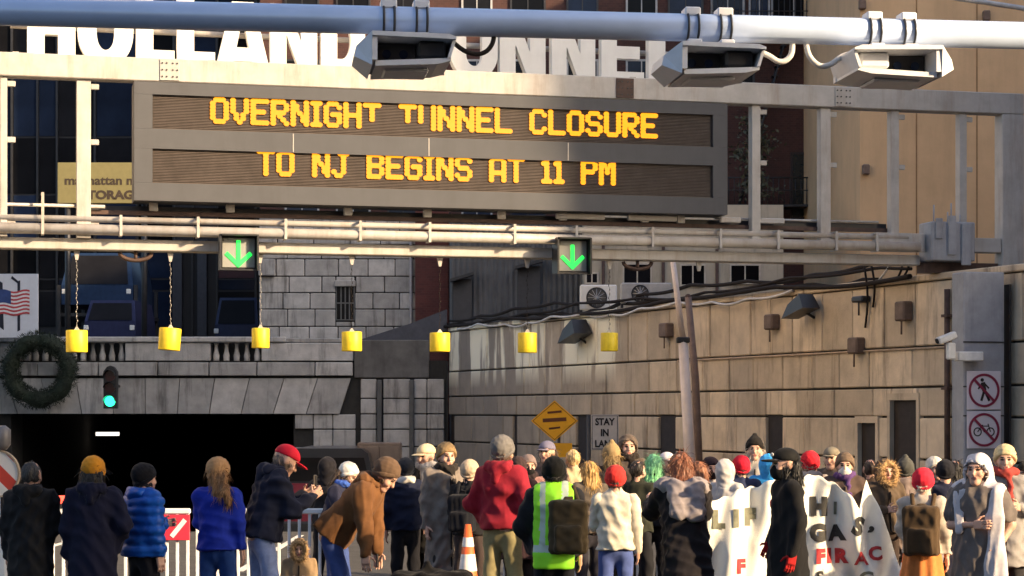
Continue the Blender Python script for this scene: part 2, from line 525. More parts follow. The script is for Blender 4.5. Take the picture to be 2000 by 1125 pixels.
# dropper cables near the gantry end
for k, (p0, p1, y0, y1) in enumerate(((1688, 1690, 520, 640), (1700, 1705, 512, 600), (1760, 1752, 500, 545), (1742, 1716, 498, 548), (1775, 1762, 500, 545))):
    a = WF.loc(p0, y0, -.16); b = WF.loc(p1, y1, -.10)
    pts = [tuple(a[i] + (b[i] - a[i]) * q + (0.10 * math.sin(q * PI) if i == 0 else 0) for i in range(3)) for q in np.linspace(0, 1, 9)]
    c = MB().tube(pts, .022, 6).build('dropper_cable', m_cable if k != 3 else m_cable_w)
    c.location = (WX0, WY0, 0); c.rotation_euler = (0, 0, WF.a)
    tag(c, ['longest black cable dropping down the wall face', 'black cable beside the longest dropper on the wall', 'black cable curving off the end of the gantry', 'pale loop of cable under the gantry end', 'rightmost black cable under the gantry end'][k], 'cable', 'cables dropping from the gantry end')

# fittings on the wall: floodlights, junction boxes
def floodlight(label, px, py, s=1.0, flip=1):
    t = WF.thing('floodlight', label, 'floodlight', 'floodlights on the retaining wall')
    p = WF.loc(px, py, -.35)
    M = Matrix.Translation(p) @ Matrix.Rotation(R(-18 * flip), 4, 'Y') @ Matrix.Scale(s, 4)
    MB().add([(-.45, -.2, -.05), (.42, -.2, -.14), (.42, .2, -.14), (-.45, .2, -.05), (-.2, -.16, .16), (.30, -.16, .20), (.30, .16, .20), (-.2, .16, .16)],
             [(0, 3, 2, 1), (4, 5, 6, 7), (0, 1, 5, 4), (1, 2, 6, 5), (2, 3, 7, 6), (3, 0, 4, 7)], M=M).build('lamp_housing', m_dark_metal, t)
    MB().tube([(p[0], p[1], p[2]), (p[0] + .05, -.05, p[2] - .18 * s)], .03, 8).build('bracket', m_dark_metal, t)
    return t
floodlight('dark angular floodlight high on the tan wall under the gantry end', 1563, 603)
floodlight('dark floodlight on the pale streaked stretch of wall above the diamond sign', 1122, 652, 1.25)
m_box = mat('weathered_box', (0.16, 0.11, 0.085), 0.7, var=0.3)
for i, (px0, px1, py0, py1, lab) in enumerate(((1512, 1528, 615, 645, 'small brown box left of the wall floodlight'), (1769, 1788, 590, 628, 'small brown rounded box on the wall right of the cables'),
                                              (1676, 1695, 660, 692, 'small caged fitting on the wall ledge pipe'), (1305, 1320, 632, 660, 'small brown box on the wall beside the leaning pole'),
                                              (1684, 1706, 580, 592, 'dark junction box where cables drop down the wall'))):
    x0, x1 = WF.x(px0), WF.x(px1); z1, z0 = WF.z(px0, py0), WF.z(px0, py1)
    o = MB().box(-(x1 - x0) / 2, (x1 - x0) / 2, -.12, .1, -(z1 - z0) / 2, (z1 - z0) / 2, ch=.03).tube([(0, -.06, -(z1 - z0) / 2), (0, -.06, -(z1 - z0) / 2 - .25)], .018, 6).build('junction_box', m_box if i != 4 else m_dark_metal)
    o.location = (WX0 + WF.c * (x0 + x1) / 2 + WF.s * .14, WY0 + WF.s * (x0 + x1) / 2 - WF.c * .14, (z0 + z1) / 2); o.rotation_euler = (0, 0, WF.a)
    tag(o, lab, 'junction box', 'small boxes fixed to the wall')
# vertical drain pipe on the wall beside the pillar
t = WF.thing('drain_pipe', 'dark rusty vertical drain pipe left of the steel pillar', 'pipe')
x = WF.x(1850, -.14)
MB().tube([(x, -.14, 0), (x, -.14, 4.4)], .055, 10).build('pipe', m_rust, t)
mb = MB()
for z in (1.2, 2.6, 3.9): mb.box(x - .09, x + .09, -.21, -.05, z, z + .05)
mb.build('clamp', m_rust, t)

# ---------------------------------------------------------------- tunnel portal
PY = 61.0
PF = Frame(0, PY, 0.0)
portal = thing('tunnel_portal', 'grey granite tunnel portal with balustrade and flat arch of wedge stones', 'tunnel portal', (0, PY, 0))
px2x = lambda px, Y=PY: (px - 1000) / FPX * Y
pz = lambda py, Y=PY: CZ + (HOR - py) / FPX * Y
OX0, OX1 = px2x(22), px2x(572)
OT = pz(809)
# backing wall with the opening
mb = MB()
mb.box(px2x(-260), OX0 - .02, 0.05, 1.5, -3, pz(704)); mb.box(OX1 + .02, px2x(872), 0.05, 1.5, -3, pz(704)); mb.box(OX0 - .02, OX1 + .02, 0.05, 1.5, OT + .02, pz(704))
mb.build('backing', m_joint, portal)
# bore behind the opening
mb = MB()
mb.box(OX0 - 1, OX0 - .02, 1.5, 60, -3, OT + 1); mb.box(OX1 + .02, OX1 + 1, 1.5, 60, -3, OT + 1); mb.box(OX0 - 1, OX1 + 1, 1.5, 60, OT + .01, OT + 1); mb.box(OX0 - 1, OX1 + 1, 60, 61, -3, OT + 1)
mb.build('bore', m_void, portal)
MB().box(px2x(188, 72), px2x(230, 72), 10.9, 11.3, pz(851, 72), pz(844, 72)).build('ceiling_lamp', m_lamp_white, portal)
# wedge stones
jt = list(range(-235, 700, 65))
for i in range(len(jt) - 1):
    a, b_ = jt[i], jt[i + 1]
    lean = lambda x: max(min((x - 290) * 0.085, 22), -22)
    poly = [(px2x(a - lean(a) * .5 + .8), pz(808)), (px2x(b_ - lean(b_) * .5 - .8), pz(808)), (px2x(b_ + lean(b_) * .5 - .8), pz(739)), (px2x(a + lean(a) * .5 + .8), pz(739))]
    cx = sum(p[0] for p in poly) / 4; cz = sum(p[1] for p in poly) / 4
    d = rng.uniform(-.02, .02)
    MB().prism([(p[0] - cx, p[1] - cz) for p in poly], -.12 + d, .1).build('wedge_stone', m_stone, portal, loc=(cx, 0, cz))
# band course
xb = -250
while xb < 690:
    w = rng.uniform(85, 125)
    a, b_ = px2x(xb + 1), px2x(min(xb + w, 690) - 1)
    MB().box(-(b_ - a) / 2, (b_ - a) / 2, -.22 + rng.uniform(-.01, .01), .1, pz(734), pz(708), ch=.02).build('band_stone', m_stone, portal, loc=((a + b_) / 2, 0, 0))
    xb += w
# parapet panels and balusters
for a, b_ in ((-250, 60), (246, 412), (512, 690)):
    MB().box(px2x(a), px2x(b_), -.15, .35, pz(705), pz(670), ch=.02).build('parapet_panel', m_stone, portal)
for a, b_, n in ((60, 246, 10), (412, 512, 5)):
    for k in range(n):
        px = a + (b_ - a) * (k + .5) / n
        x, z0, z1 = px2x(px), pz(705), pz(670)
        h = z1 - z0
        MB().tube([(0, 0, 0), (0, 0, h * .12), (0, 0, h * .3), (0, 0, h * .55), (0, 0, h * .85), (0, 0, h)], [.09, .09, .10, .065, .05, .08], 8).build('baluster', m_stone, portal, loc=(x, .05, z0))
MB().box(px2x(-250), px2x(560), -.22, .42, pz(669), pz(658), ch=.03).build('hand_rail', m_stone, portal)
# right shoulder: plain dark panel then stone rows and pilasters
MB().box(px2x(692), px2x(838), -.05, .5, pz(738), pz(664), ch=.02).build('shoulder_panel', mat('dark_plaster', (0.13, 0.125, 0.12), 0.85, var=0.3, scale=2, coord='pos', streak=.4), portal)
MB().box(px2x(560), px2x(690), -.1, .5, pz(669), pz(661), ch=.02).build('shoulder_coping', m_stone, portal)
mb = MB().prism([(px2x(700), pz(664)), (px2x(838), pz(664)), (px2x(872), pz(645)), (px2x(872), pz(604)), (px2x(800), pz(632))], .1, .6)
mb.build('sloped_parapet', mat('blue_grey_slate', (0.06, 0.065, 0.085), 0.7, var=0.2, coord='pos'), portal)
for (a, b_) in ((576, 612), (612, 650), (650, 695), (704, 736), (748, 802), (808, 834), (834, 868)):
    for (t_, u) in ((740, 778), (779, 808), (809, 838), (839, 872), (873, 910), (911, 950), (951, 990)):
        if b_ <= 695 and t_ < 808: continue
        if rng.random() < .12 and b_ < 690: continue
        a2, b2 = px2x(a + .7), px2x(b_ - .7)
        MB().box(-(b2 - a2) / 2, (b2 - a2) / 2, -.06 + rng.uniform(-.015, .015), .1, pz(u - .5), pz(t_ + .5), ch=.02).build('block', m_stone, portal, loc=((a2 + b2) / 2, 0, 0))
for px in (742, 805):
    MB().box(px2x(px - 5), px2x(px + 4), -.2, .1, -2.6, pz(742), ch=.02).build('pilaster', mat('dark_pilaster', (0.11, 0.108, 0.105), 0.8, coord='pos'), portal)

# ---------------------------------------------------------------- buildings behind
def flat_building(name, label, Y, px0, px1, py0, zb, m, depth=8.0, wallname='wall'):
    t = thing(name, label, 'building', (0, Y, 0))
    x0, x1 = px2x(px0, Y), px2x(px1, Y)
    MB().box(x0, x1, 0.0, depth, zb, pz(py0, Y)).build(wallname, m, t)
    return t
def window(t, Y, px0, px1, py0, py1, glass, frame, bars=(1, 1), fw=0.06):
    x0, x1, z0, z1 = px2x(px0, Y), px2x(px1, Y), pz(py1, Y), pz(py0, Y)
    w = MB()
    w.box(x0 - fw, x0, -.06, -.005, z0 - fw, z1 + fw); w.box(x1, x1 + fw, -.06, -.005, z0 - fw, z1 + fw)
    w.box(x0, x1, -.06, -.005, z1, z1 + fw); w.box(x0, x1, -.09, -.005, z0 - fw, z0)
    for i in range(1, bars[0]):
        x = x0 + (x1 - x0) * i / bars[0]; w.box(x - .02, x + .02, -.05, -.005, z0, z1)
    for i in range(1, bars[1]):
        z = z0 + (z1 - z0) * i / bars[1]; w.box(x0, x1, -.048, -.006, z - .02, z + .02)
    o = w.build('window', frame, t)
    MB().box(x0, x1, -.03, -.004, z0, z1).build('pane', glass, o)
    return o

# dark glass block, far left
YL = 80.0
m_darkwall = mat('dark_cladding', (0.02, 0.018, 0.02), 0.6, var=0.3, coord='pos', scale=.6)
gl = flat_building('glass_building', 'dark glass fronted building behind the tunnel portal on the left', YL, -300, 506, -260, 3.3, m_darkwall, 10)
cols = [-290, -200, -110, -30, 24, 74, 112, 186, 268, 340, 376, 424, 500]
rows = [-200, -90, 20, 150, 268, 380, 476, 545, 568, 640]
for i in range(len(cols) - 1):
    for j in range(len(rows) - 1):
        if i in (9, 10) and j > 4: continue
        a, b_ = px2x(cols[i] + 3, YL), px2x(cols[i + 1] - 3, YL); z1, z0 = pz(rows[j] + 2, YL), pz(rows[j + 1] - 2, YL)
        mm = m_glass_blue if rng.random() < .35 else m_glass
        if i == 11 and j == 6: mm = mat('maroon_panel', (0.06, 0.008, 0.014), 0.5)
        MB().box(-(b_ - a) / 2, (b_ - a) / 2, -.03, -.004, -(z1 - z0) / 2, (z1 - z0) / 2).build('pane', mm, gl, loc=((a + b_) / 2, rng.uniform(-.0, .012) - .012, (z0 + z1) / 2))
for px in cols:
    x = px2x(px, YL); MB().box(x - .04, x + .04, -.12, -.002, 3.4, pz(-250, YL)).build('mullion', m_dark_metal, gl)
for px in (350, 398):
    x = px2x(px, YL); MB().box(x - .18, x + .18, -.5, -.13, 3.4, pz(470, YL)).build('column', mat('grey_column', (0.05, 0.05, 0.06), 0.6), gl)
# vehicles on the raised lot behind the balustrade
def lot_van(label, px, Y, py_roof, col, wpx, body_h=1.7):
    t = thing('parked_van', label, 'van', (px2x(px, Y), Y, pz(py_roof, Y) - body_h), 0, 'vans on the raised lot behind the balustrade')
    w = wpx / FPX * Y / 2
    mv = mat('van_paint_' + label[:9], col, 0.45, spec=.2)
    MB().add([(-w, 0, .3), (w, 0, .3), (w, 4, .3), (-w, 4, .3), (-w, 0, 1.0), (w, 0, 1.0), (w, 4, 1.0), (-w, 4, 1.0), (-w * .86, .5, body_h), (w * .86, .5, body_h), (w * .86, 3.9, body_h), (-w * .86, 3.9, body_h)],
             [(0, 1, 5, 4), (1, 2, 6, 5), (2, 3, 7, 6), (3, 0, 4, 7), (5, 6, 10, 9), (6, 7, 11, 10), (7, 4, 8, 11), (8, 9, 10, 11), (4, 5, 9, 8), (0, 3, 2, 1)]).build('body', mv, t)
    MB().add([(-w * .86, -.02, 1.04), (w * .86, -.02, 1.04), (w * .76, .40, body_h - .1), (-w * .76, .40, body_h - .1)], [(0, 1, 2, 3)]).build('windscreen', m_glass, t)
    for s_ in (-1, 1):
        MB().tube([(s_ * (w - .02), .8, .32), (s_ * (w - .22), .8, .32)], .32, 14).build('wheel', m_black_plastic, t)
        MB().box(s_ * w * .9 - .12, s_ * w * .9 + .05, -.03, .03, .68, .86, ch=.02).build('headlight', m_white_paint, t)
    return t
LOT = 4.40
def roofed(py, Y, base): return pz(py, Y) - base
lot_van('blue van parked high up on a lift behind the first yellow box', 190, 74, 492, (0.016, 0.035, 0.085), 140, 2.2)
lot_van('dark blue van behind the balustrade left of the second yellow box', 215, 72, 585, (0.025, 0.03, 0.08), 100, roofed(585, 72, LOT))
lot_van('navy van at the glass front beside the stone building', 462, 75, 580, (0.02, 0.03, 0.07), 84, roofed(580, 75, LOT))
MB().box(px2x(-260), px2x(690), PY + .5, PY + 18.5, 3.3, LOT - .002).build('raised_lot', m_asphalt)['kind'] = 'structure'
t = thing('parking_lift', 'dark steel parking lift holding the upper blue van', 'parking lift', (px2x(190, 74), 74, LOT))
zp = pz(492, 74) - 2.2 - LOT
MB().box(-1.5, 1.5, .1, 4.2, zp - .12, zp - .003).build('platform', m_dark_metal, t)
for sx_ in (-1.45, 1.33):
    for y_ in (.0, 4.2): MB().box(sx_, sx_ + .12, y_ - .02, y_ + .098, 0, zp + 1.0).build('post', m_dark_metal, t)
# grey stone building with blocks
YS = 66.0
sb = flat_building('stone_building', 'grey stone block building with one barred window above the portal', YS, 506, 816, 420, 3.3, m_joint, 8, 'backing')
ry = [425, 452, 478, 506, 540, 572, 604, 638, 668]
for r in range(len(ry) - 1):
    px = 506 - (r % 2) * 25
    while px < 814:
        w = rng.uniform(52, 72)
        rects = [(max(px, 506), min(px + w, 814), ry[r], ry[r + 1])]
        rects = [q for rc in rects for q in subtract(rc, (656, 693, 556, 628))]
        for (a, b_, c, d_) in rects:
            if b_ - a < 4 or d_ - c < 4: continue
            a2, b2 = px2x(a + .8, YS), px2x(b_ - .8, YS)
            z1, z0 = pz(c + .8, YS), pz(d_ - .8, YS)
            d0 = -.3 if b_ <= 545 else -.06
            MB().box(-(b2 - a2) / 2, (b2 - a2) / 2, d0 + rng.uniform(-.01, .01), -.001, -(z1 - z0) / 2, (z1 - z0) / 2, ch=.02).build('block', m_stone, sb, loc=((a2 + b2) / 2, 0, (z0 + z1) / 2))
        px += w
o = window(sb, YS, 658, 691, 560, 624, m_glass, mat('grey_frame', (0.12, 0.12, 0.12), 0.6), (4, 2), .03)
MB().box(px2x(654, YS), px2x(695, YS), -.15, -.065, pz(560, YS), pz(548, YS), ch=.02).build('lintel', m_stone, sb)
MB().tube([(px2x(803, YS), -.12, 2), (px2x(803, YS), -.12, pz(470, YS))], .05, 8).build('downpipe', mat('pale_pipe', (0.4, 0.37, 0.36), 0.6), sb)
# red pier
bp = flat_building('brick_pier', 'dark red brick pier between the stone building and the grey shed', 65.5, 811, 876, 400, -3, brick_mat('red_brick', '6e3a36', '5e302e', '6a4a44', 3.2), 3)
# corrugated shed
YC = 65.0
shed = thing('corrugated_shed', 'grey corrugated metal shed above the streaked wall', 'shed', (0, YC, 0))
x0, x1 = px2x(878, YC), px2x(1196, YC)
n = 60
v = [];
for i in range(n + 1):
    x = x0 + (x1 - x0) * i / n
    v += [(x, -.05 * (i % 2), -3), (x, -.05 * (i % 2), pz(430, YC))]
m_corr = mat('corrugated_grey', (0.13, 0.135, 0.145), 0.5, metal=.3, var=.2, scale=1.5, streak=.5, coord='pos')
MB().add(v, [(2 * i, 2 * i + 2, 2 * i + 3, 2 * i + 1) for i in range(n)]).build('cladding', m_corr, shed)
MB().box(x0, x1, .05, 8, -3, pz(431, YC)).build('wall', m_corr, shed)
for a, b_, c, d_ in ((884, 922, 545, 650), (1010, 1056, 520, 650)):
    MB().box(px2x(a, YC), px2x(b_, YC), -.16, -.07, pz(d_, YC), pz(c, YC), ch=.02).build('shutter', mat('shutter_dark', (0.05, 0.05, 0.055), 0.6), shed)
    MB().prism([(px2x(a - 4, YC), pz(c + 2, YC)), (px2x(b_ + 4, YC), pz(c - 12, YC)), (px2x(b_ + 4, YC), pz(c - 6, YC)), (px2x(a - 4, YC), pz(c + 8, YC))], -.6, -.17).build('awning', m_dark_metal, shed)
# cream building with dark windows
YW = 63.5
cb = flat_building('cream_building', 'cream rendered low building with dark windows behind the wall cables', YW, 1140, 1530, 400, -3,
                   mat('cream_render', (0.52, 0.46, 0.36), 0.85, var=.15, scale=1, streak=.5, coord='pos'), 1.4)
m_frame = mat('cream_frame', (0.55, 0.5, 0.42), 0.6)
for q in ((1146, 1166, 535, 552), (1219, 1270, 517, 556), (1331, 1375, 519, 556), (1428, 1482, 519, 552)):
    window(cb, YW, *q, m_glass, m_frame, (2, 1), .05)
for px in (1178, 1295, 1400):
    MB().tube([(px2x(px, YW), -.08, 3), (px2x(px, YW), -.08, pz(470, YW))], .05, 8).build('downpipe', m_rust, cb)
# air conditioners on the wall top
for k, (a, b_, c, d_, Y, lab) in enumerate(((1133, 1205, 556, 602, 52.2, 'white air conditioner unit with round fan grille on the wall top'), (1213, 1312, 552, 590, 49.6, 'wider grey air conditioner unit partly behind the leaning pole'))):
    t = thing('air_conditioner', lab, 'air conditioner', (px2x((a + b_) / 2, Y), Y, pz(d_ + 3, Y)), 0, 'air conditioner units on the wall')
    w = (b_ - a) / FPX * Y / 2; h = (d_ - c + 3) / FPX * Y
    ma = m_white_paint if k == 0 else mat('grey_enamel', (0.4, 0.4, 0.4), 0.5)
    MB().box(-w, w, 0, .4, 0, h, ch=.03).build('casing', ma, t)
    fx = -w * .1 if k == 0 else -w * .25
    ang = [2 * PI * i / 24 for i in range(24)]
    rO, rI = h * .42, h * .36
    MB().ringprism([(fx + rO * math.cos(q), h * .48 + rO * math.sin(q)) for q in ang], [(fx + rI * math.cos(q), h * .48 + rI * math.sin(q)) for q in ang], -.02, .01).build('fan_ring', m_dark_metal, t)
    MB().tube([(fx, .012, h * .48), (fx, -.004, h * .48)], rI, 24).build('fan_grille', mat('fan_dark', (0.09, 0.085, 0.08), 0.6), t)
    g = MB()
    for i in range(6):
        q = PI * i / 6; g.tube([(fx + rI * math.cos(q), -.012, h * .48 + rI * math.sin(q)), (fx - rI * math.cos(q), -.012, h * .48 - rI * math.sin(q))], .008, 4)
    g.build('grille_bars', m_galv, t)
    MB().box(-w, -w + .06, .05, .35, 4.724 - pz(d_ + 3, Y), -.003).box(w - .06, w, .05, .35, 4.724 - pz(d_ + 3, Y), -.003).build('stand', m_dark_metal, t)
# brown brick tenement behind
YT = 74.0
m_ten = brick_mat('brown_brick', '5a3833', '4c302c', '5e463f', 3.0)
tn = flat_building('tenement', 'dark brown brick tenement with tall windows behind the message sign', YT, 508, 1684, -320, 3.3, m_ten, 14)
m_sash = mat('pale_sash', (0.42, 0.42, 0.42), 0.6)
for (a, b_) in ((560, 620), (660, 720), (760, 815), (905, 958), (1000, 1062), (1110, 1165), (1226, 1280), (1308, 1370), (1392, 1450), (1466, 1500), (1510, 1590)):
    for (c, d_) in ((-250, -130), (-75, 44), (120, 250), (300, 420)):
        if a > 1380 and c > 0: continue
        window(tn, YT, a, b_, c, d_, m_glass_blue if rng.random() < .5 else m_glass, m_sash if rng.random() < .6 else m_dark_metal, (2, 2), .07)
    MB().box(px2x(a - 8, YT), px2x(b_ + 8, YT), -.14, -.012, pz(50, YT), pz(46, YT)).build('sill', m_sash, tn)
window(tn, YT, 1548, 1602, 302, 424, mat('door_glass', (0.012, 0.014, 0.013), 0.25), mat('door_frame_dark', (0.02, 0.012, 0.012), 0.6), (1, 1), .08)
window(tn, YT, 1430, 1470, 90, 180, m_glass, m_dark_metal, (2, 2), .08)
# fire escape
fe = thing('fire_escape', 'black iron fire escape on the brown tenement right of the sign', 'fire escape', (0, YT, 0))
for lv in (60, 405):
    z = pz(lv, YT); xa, xb = px2x(1385, YT), px2x(1610, YT)
    MB().box(xa, xb, -1.1, -.1, z - .08, z).build('platform', m_dark_metal, fe)
    g = MB(); g.tube([(xa, -1.08, z + .95), (xb, -1.08, z + .95)], .03, 6); g.tube([(xa, -1.08, z + .5), (xb, -1.08, z + .5)], .02, 6)
    for k in range(22): x = xa + (xb - xa) * k / 21; g.tube([(x, -1.08, z), (x, -1.08, z + .95)], .018, 5)
    g.build('railing', m_dark_metal, fe)
g = MB(); za, zb = pz(405, YT), pz(60, YT); xa, xb = px2x(1440, YT), px2x(1535, YT)
for s_ in (-.9, -.35):
    g.tube([(xa, s_, za), (xb, s_, zb)], .04, 6)
for k in range(18):
    q = k / 18; g.box(xa + (xb - xa) * q - .1, xa + (xb - xa) * q + .1, -.9, -.35, za + (zb - za) * q, za + (zb - za) * q + .03)
g.build('stair', m_dark_metal, fe)
# rooftop tree in front of the tenement
def tree(label, px, py0, py1, Y, spread, nleaf, seed):
    rg = np.random.default_rng(seed)
    zb, zt = pz(py1, Y), pz(py0, Y); h = zt - zb
    t = thing('small_tree', label, 'tree', (px2x(px, Y), Y, zb))
    tr = MB(); tr.tube([(0, 0, 0), (.03, 0, h * .4), (-.02, .02, h * .95)], [.09, .06, .015], 8)
    tips = []
    for k in range(26):
        z0 = h * rg.uniform(.18, .85); an = rg.uniform(0, 2 * PI); ln = spread * rg.uniform(.4, 1) * (1.1 - z0 / h * .5)
        e = (math.cos(an) * ln, math.sin(an) * ln * .7, z0 + ln * rg.uniform(.2, .8))
        tr.tube([(0, 0, z0), (e[0] * .5, e[1] * .5, z0 + (e[2] - z0) * .4), e], [.035, .022, .008], 5)
        tips += [(e[0] * q, e[1] * q, z0 + (e[2] - z0) * q) for q in (.5, .75, 1)]
    tr.build('trunk', mat('bark', (0.07, 0.05, 0.04), 0.9), t)
    v, f = [], []
    tp = np.array(tips)
    for k in range(nleaf):
        c = tp[rg.integers(len(tp))] + rg.normal(0, .16, 3); a = rg.normal(0, 1, 3); a /= np.linalg.norm(a); b_ = np.cross(a, rg.normal(0, 1, 3)); b_ /= np.linalg.norm(b_)
        s_ = rg.uniform(.05, .11); o = len(v)
        v += [c - a * s_, c + b_ * s_ * .5, c + a * s_, c - b_ * s_ * .5]; f.append((o, o + 1, o + 2, o + 3))
    MB().add(v, f).build('crown', mat('dull_leaves', (0.07, 0.075, 0.045), 0.7, var=.5, scale=3), t, kind='stuff')
tree('scraggly small tree in front of the brown tenement right of the sign', 1478, 215, 425, 68, 1.0, 900, 3)
# ochre building on the right
YO = 62.0
m_ochre = mat('ochre_render', (0.68, 0.46, 0.26), 0.85, var=.10, scale=.7, coord='pos', streak=.25, streak_col=(0.3, 0.2, 0.12), streak_scale=1.2, bump=.15, bscale=12)
oc = flat_building('ochre_building', 'tall plain ochre rendered building on the right', YO, 1680, 2300, -400, -3, m_ochre, 20)
m_ojoint = mat('ochre_joint', (0.33, 0.19, 0.09), 0.9)
for px in (1790, 1908, 2030): MB().box(px2x(px, YO) - .02, px2x(px, YO) + .02, -.012, -.002, -2, pz(-390, YO)).build('expansion_joint', m_ojoint, oc)
for px, py in ((1683, 8), (1690, 330), (1925, 30)):
    MB().box(px2x(px - 7, YO), px2x(px + 7, YO), -.2, -.015, pz(py + 12, YO), pz(py - 8, YO), ch=.03).build('wall_fitting', m_box, oc)
# roof edge pipe top right
o = MB().tube([tuple(at(1835, -8, 40)), tuple(at(1920, 4, 40)), tuple(at(2010, 18, 40)), tuple(at(2200, 50, 40))], .05, 8).build('overhead_cable', m_cable_w)
tag(o, 'pale overhead cable crossing the top right corner', 'cable')

# yellow-green storage billboard
YB = 70.0
t = thing('billboard', 'olive yellow storage billboard behind the gantry, left of the message sign', 'billboard', (0, YB, 0))
m_olive = mat('olive_yellow_paint', (0.20, 0.175, 0.075), 0.7, var=.08)
MB().box(px2x(113, YB), px2x(305, YB), -.1, .1, pz(398, YB), pz(318, YB), ch=.02).build('board', m_olive, t)
MB().tube([(px2x(130, YB), .2, 3.6), (px2x(130, YB), .2, pz(330, YB))], .1, 8).tube([(px2x(280, YB), .2, 3.6), (px2x(280, YB), .2, pz(330, YB))], .1, 8).build('support', m_dark_metal, t)
mb = MB()
m_brown_ink = mat('dark_brown_ink', (0.045, 0.03, 0.02), 0.7)
lettering(mb, 'manhattan mini', px2x(127, YB), -.106, pz(361, YB), .42, .012, align='LEFT', sx=1.12)
lettering(mb, 'STORAGE', px2x(160, YB), -.106, pz(389, YB), .40, .02, align='LEFT', sx=1.15)
mb.build('lettering', m_brown_ink, t)

# flag poster, far left on the portal
t = thing('flag_poster', 'white poster with striped flag and two dark towers beside the wreath', 'poster', (px2x(20, 60.3), 60.3, pz(660, 60.3)))
hw, hh = 55 / FPX * 60.3, 125 / FPX * 60.3
MB().box(-hw, hw, -.03, .03, 0, hh, ch=.01).build('board', mat('poster_white', (0.62, 0.65, 0.72), 0.6, var=.05), t)
mb = MB()
mb.prism([(-.38, hh * .2), (-.18, hh * .12), (-.22, hh * .86), (-.42, hh * .92)], -.036, -.031)
mb.prism([(.22, hh * .10), (.30, hh * .12), (.30, hh * .9), (.22, hh * .88)], -.036, -.031)
mb.prism([(.03, hh * .93), (.30, hh * .82), (.30, hh * .86), (.06, hh * .97)], -.0365, -.031)
mb.build('towers', mat('poster_navy', (0.012, 0.014, 0.03), 0.6), t)
mfl = [mat('flag_red', (0.45, 0.05, 0.06), 0.6), mat('flag_white', (0.7, 0.7, 0.72), 0.6), mat('flag_blue', (0.03, 0.06, 0.20), 0.6)]
mb = MB()
fx0, fx1, fz0, fz1 = -.36, .58, hh * .36, hh * .74
for k in range(13):
    za, zb_ = fz0 + (fz1 - fz0) * k / 13, fz0 + (fz1 - fz0) * (k + 1) / 13
    nseg = 10
    v, f = [], []
    for i in range(nseg + 1):
        q = i / nseg; dz = .035 * math.sin(q * 9); v += [(fx0 + (fx1 - fx0) * q, -.045, za + dz), (fx0 + (fx1 - fx0) * q, -.045, zb_ + dz)]
    mb.add(v, [(2 * i, 2 * i + 2, 2 * i + 3, 2 * i + 1) for i in range(nseg)], mi=k % 2)
v, f = [], []
for i in range(6):
    q = i / 12; dz = .035 * math.sin(q * 9); x = fx0 + (fx1 - fx0) * q; v += [(x, -.049, fz0 + (fz1 - fz0) * .46 + dz), (x, -.049, fz1 + dz)]
mb.add(v, [(2 * i, 2 * i + 2, 2 * i + 3, 2 * i + 1) for i in range(5)], mi=2)
mb.build('flag', mfl, t)
# posts that carry it
MB().tube([(-hw * .7, .08, -4.5), (-hw * .7, .08, hh)], .05, 8).build('post', m_dark_metal, t)

# wreath
Yw = 60.2
t = thing('wreath', 'large dark evergreen wreath hung on the portal', 'wreath', (px2x(77, Yw), Yw, pz(723, Yw)))
rg = np.random.default_rng(5)
R0, r0 = 57 / FPX * Yw, 17 / FPX * Yw
core = MB()
v, f = [], []
nu, nv = 48, 12
for i in range(nu):
    for k in range(nv):
        a, b_ = 2 * PI * i / nu, 2 * PI * k / nv
        rr = r0 * (.85 + .12 * math.sin(7 * a) + .1 * rg.normal() * .5)
        v.append(((R0 + rr * math.cos(b_)) * math.cos(a), rr * math.sin(b_), (R0 + rr * math.cos(b_)) * math.sin(a)))
f = [(i * nv + k, ((i + 1) % nu) * nv + k, ((i + 1) % nu) * nv + (k + 1) % nv, i * nv + (k + 1) % nv) for i in range(nu) for k in range(nv)]
m_ever = mat('evergreen', (0.018, 0.028, 0.016), 0.8, var=.5, scale=4)
MB().add(v, f, smooth=True).build('frame', m_ever, t)
v, f = [], []
for k in range(5200):
    a, b_ = rg.uniform(0, 2 * PI, 2)
    rr = r0 * rg.uniform(.8, 1.15)
    nrm = np.array([math.cos(b_) * math.cos(a), math.sin(b_), math.cos(b_) * math.sin(a)])
    c = np.array([R0 * math.cos(a), 0, R0 * math.sin(a)]) + nrm * rr
    d = nrm + rg.normal(0, .7, 3); d /= np.linalg.norm(d); w = np.cross(d, rg.normal(0, 1, 3)); w /= np.linalg.norm(w)
    ln = rg.uniform(.06, .14); o = len(v)
    v += [c - w * .012, c + w * .012, c + d * ln]; f.append((o, o + 1, o + 2))
MB().add(v, f).build('needles', m_ever, t, kind='stuff')

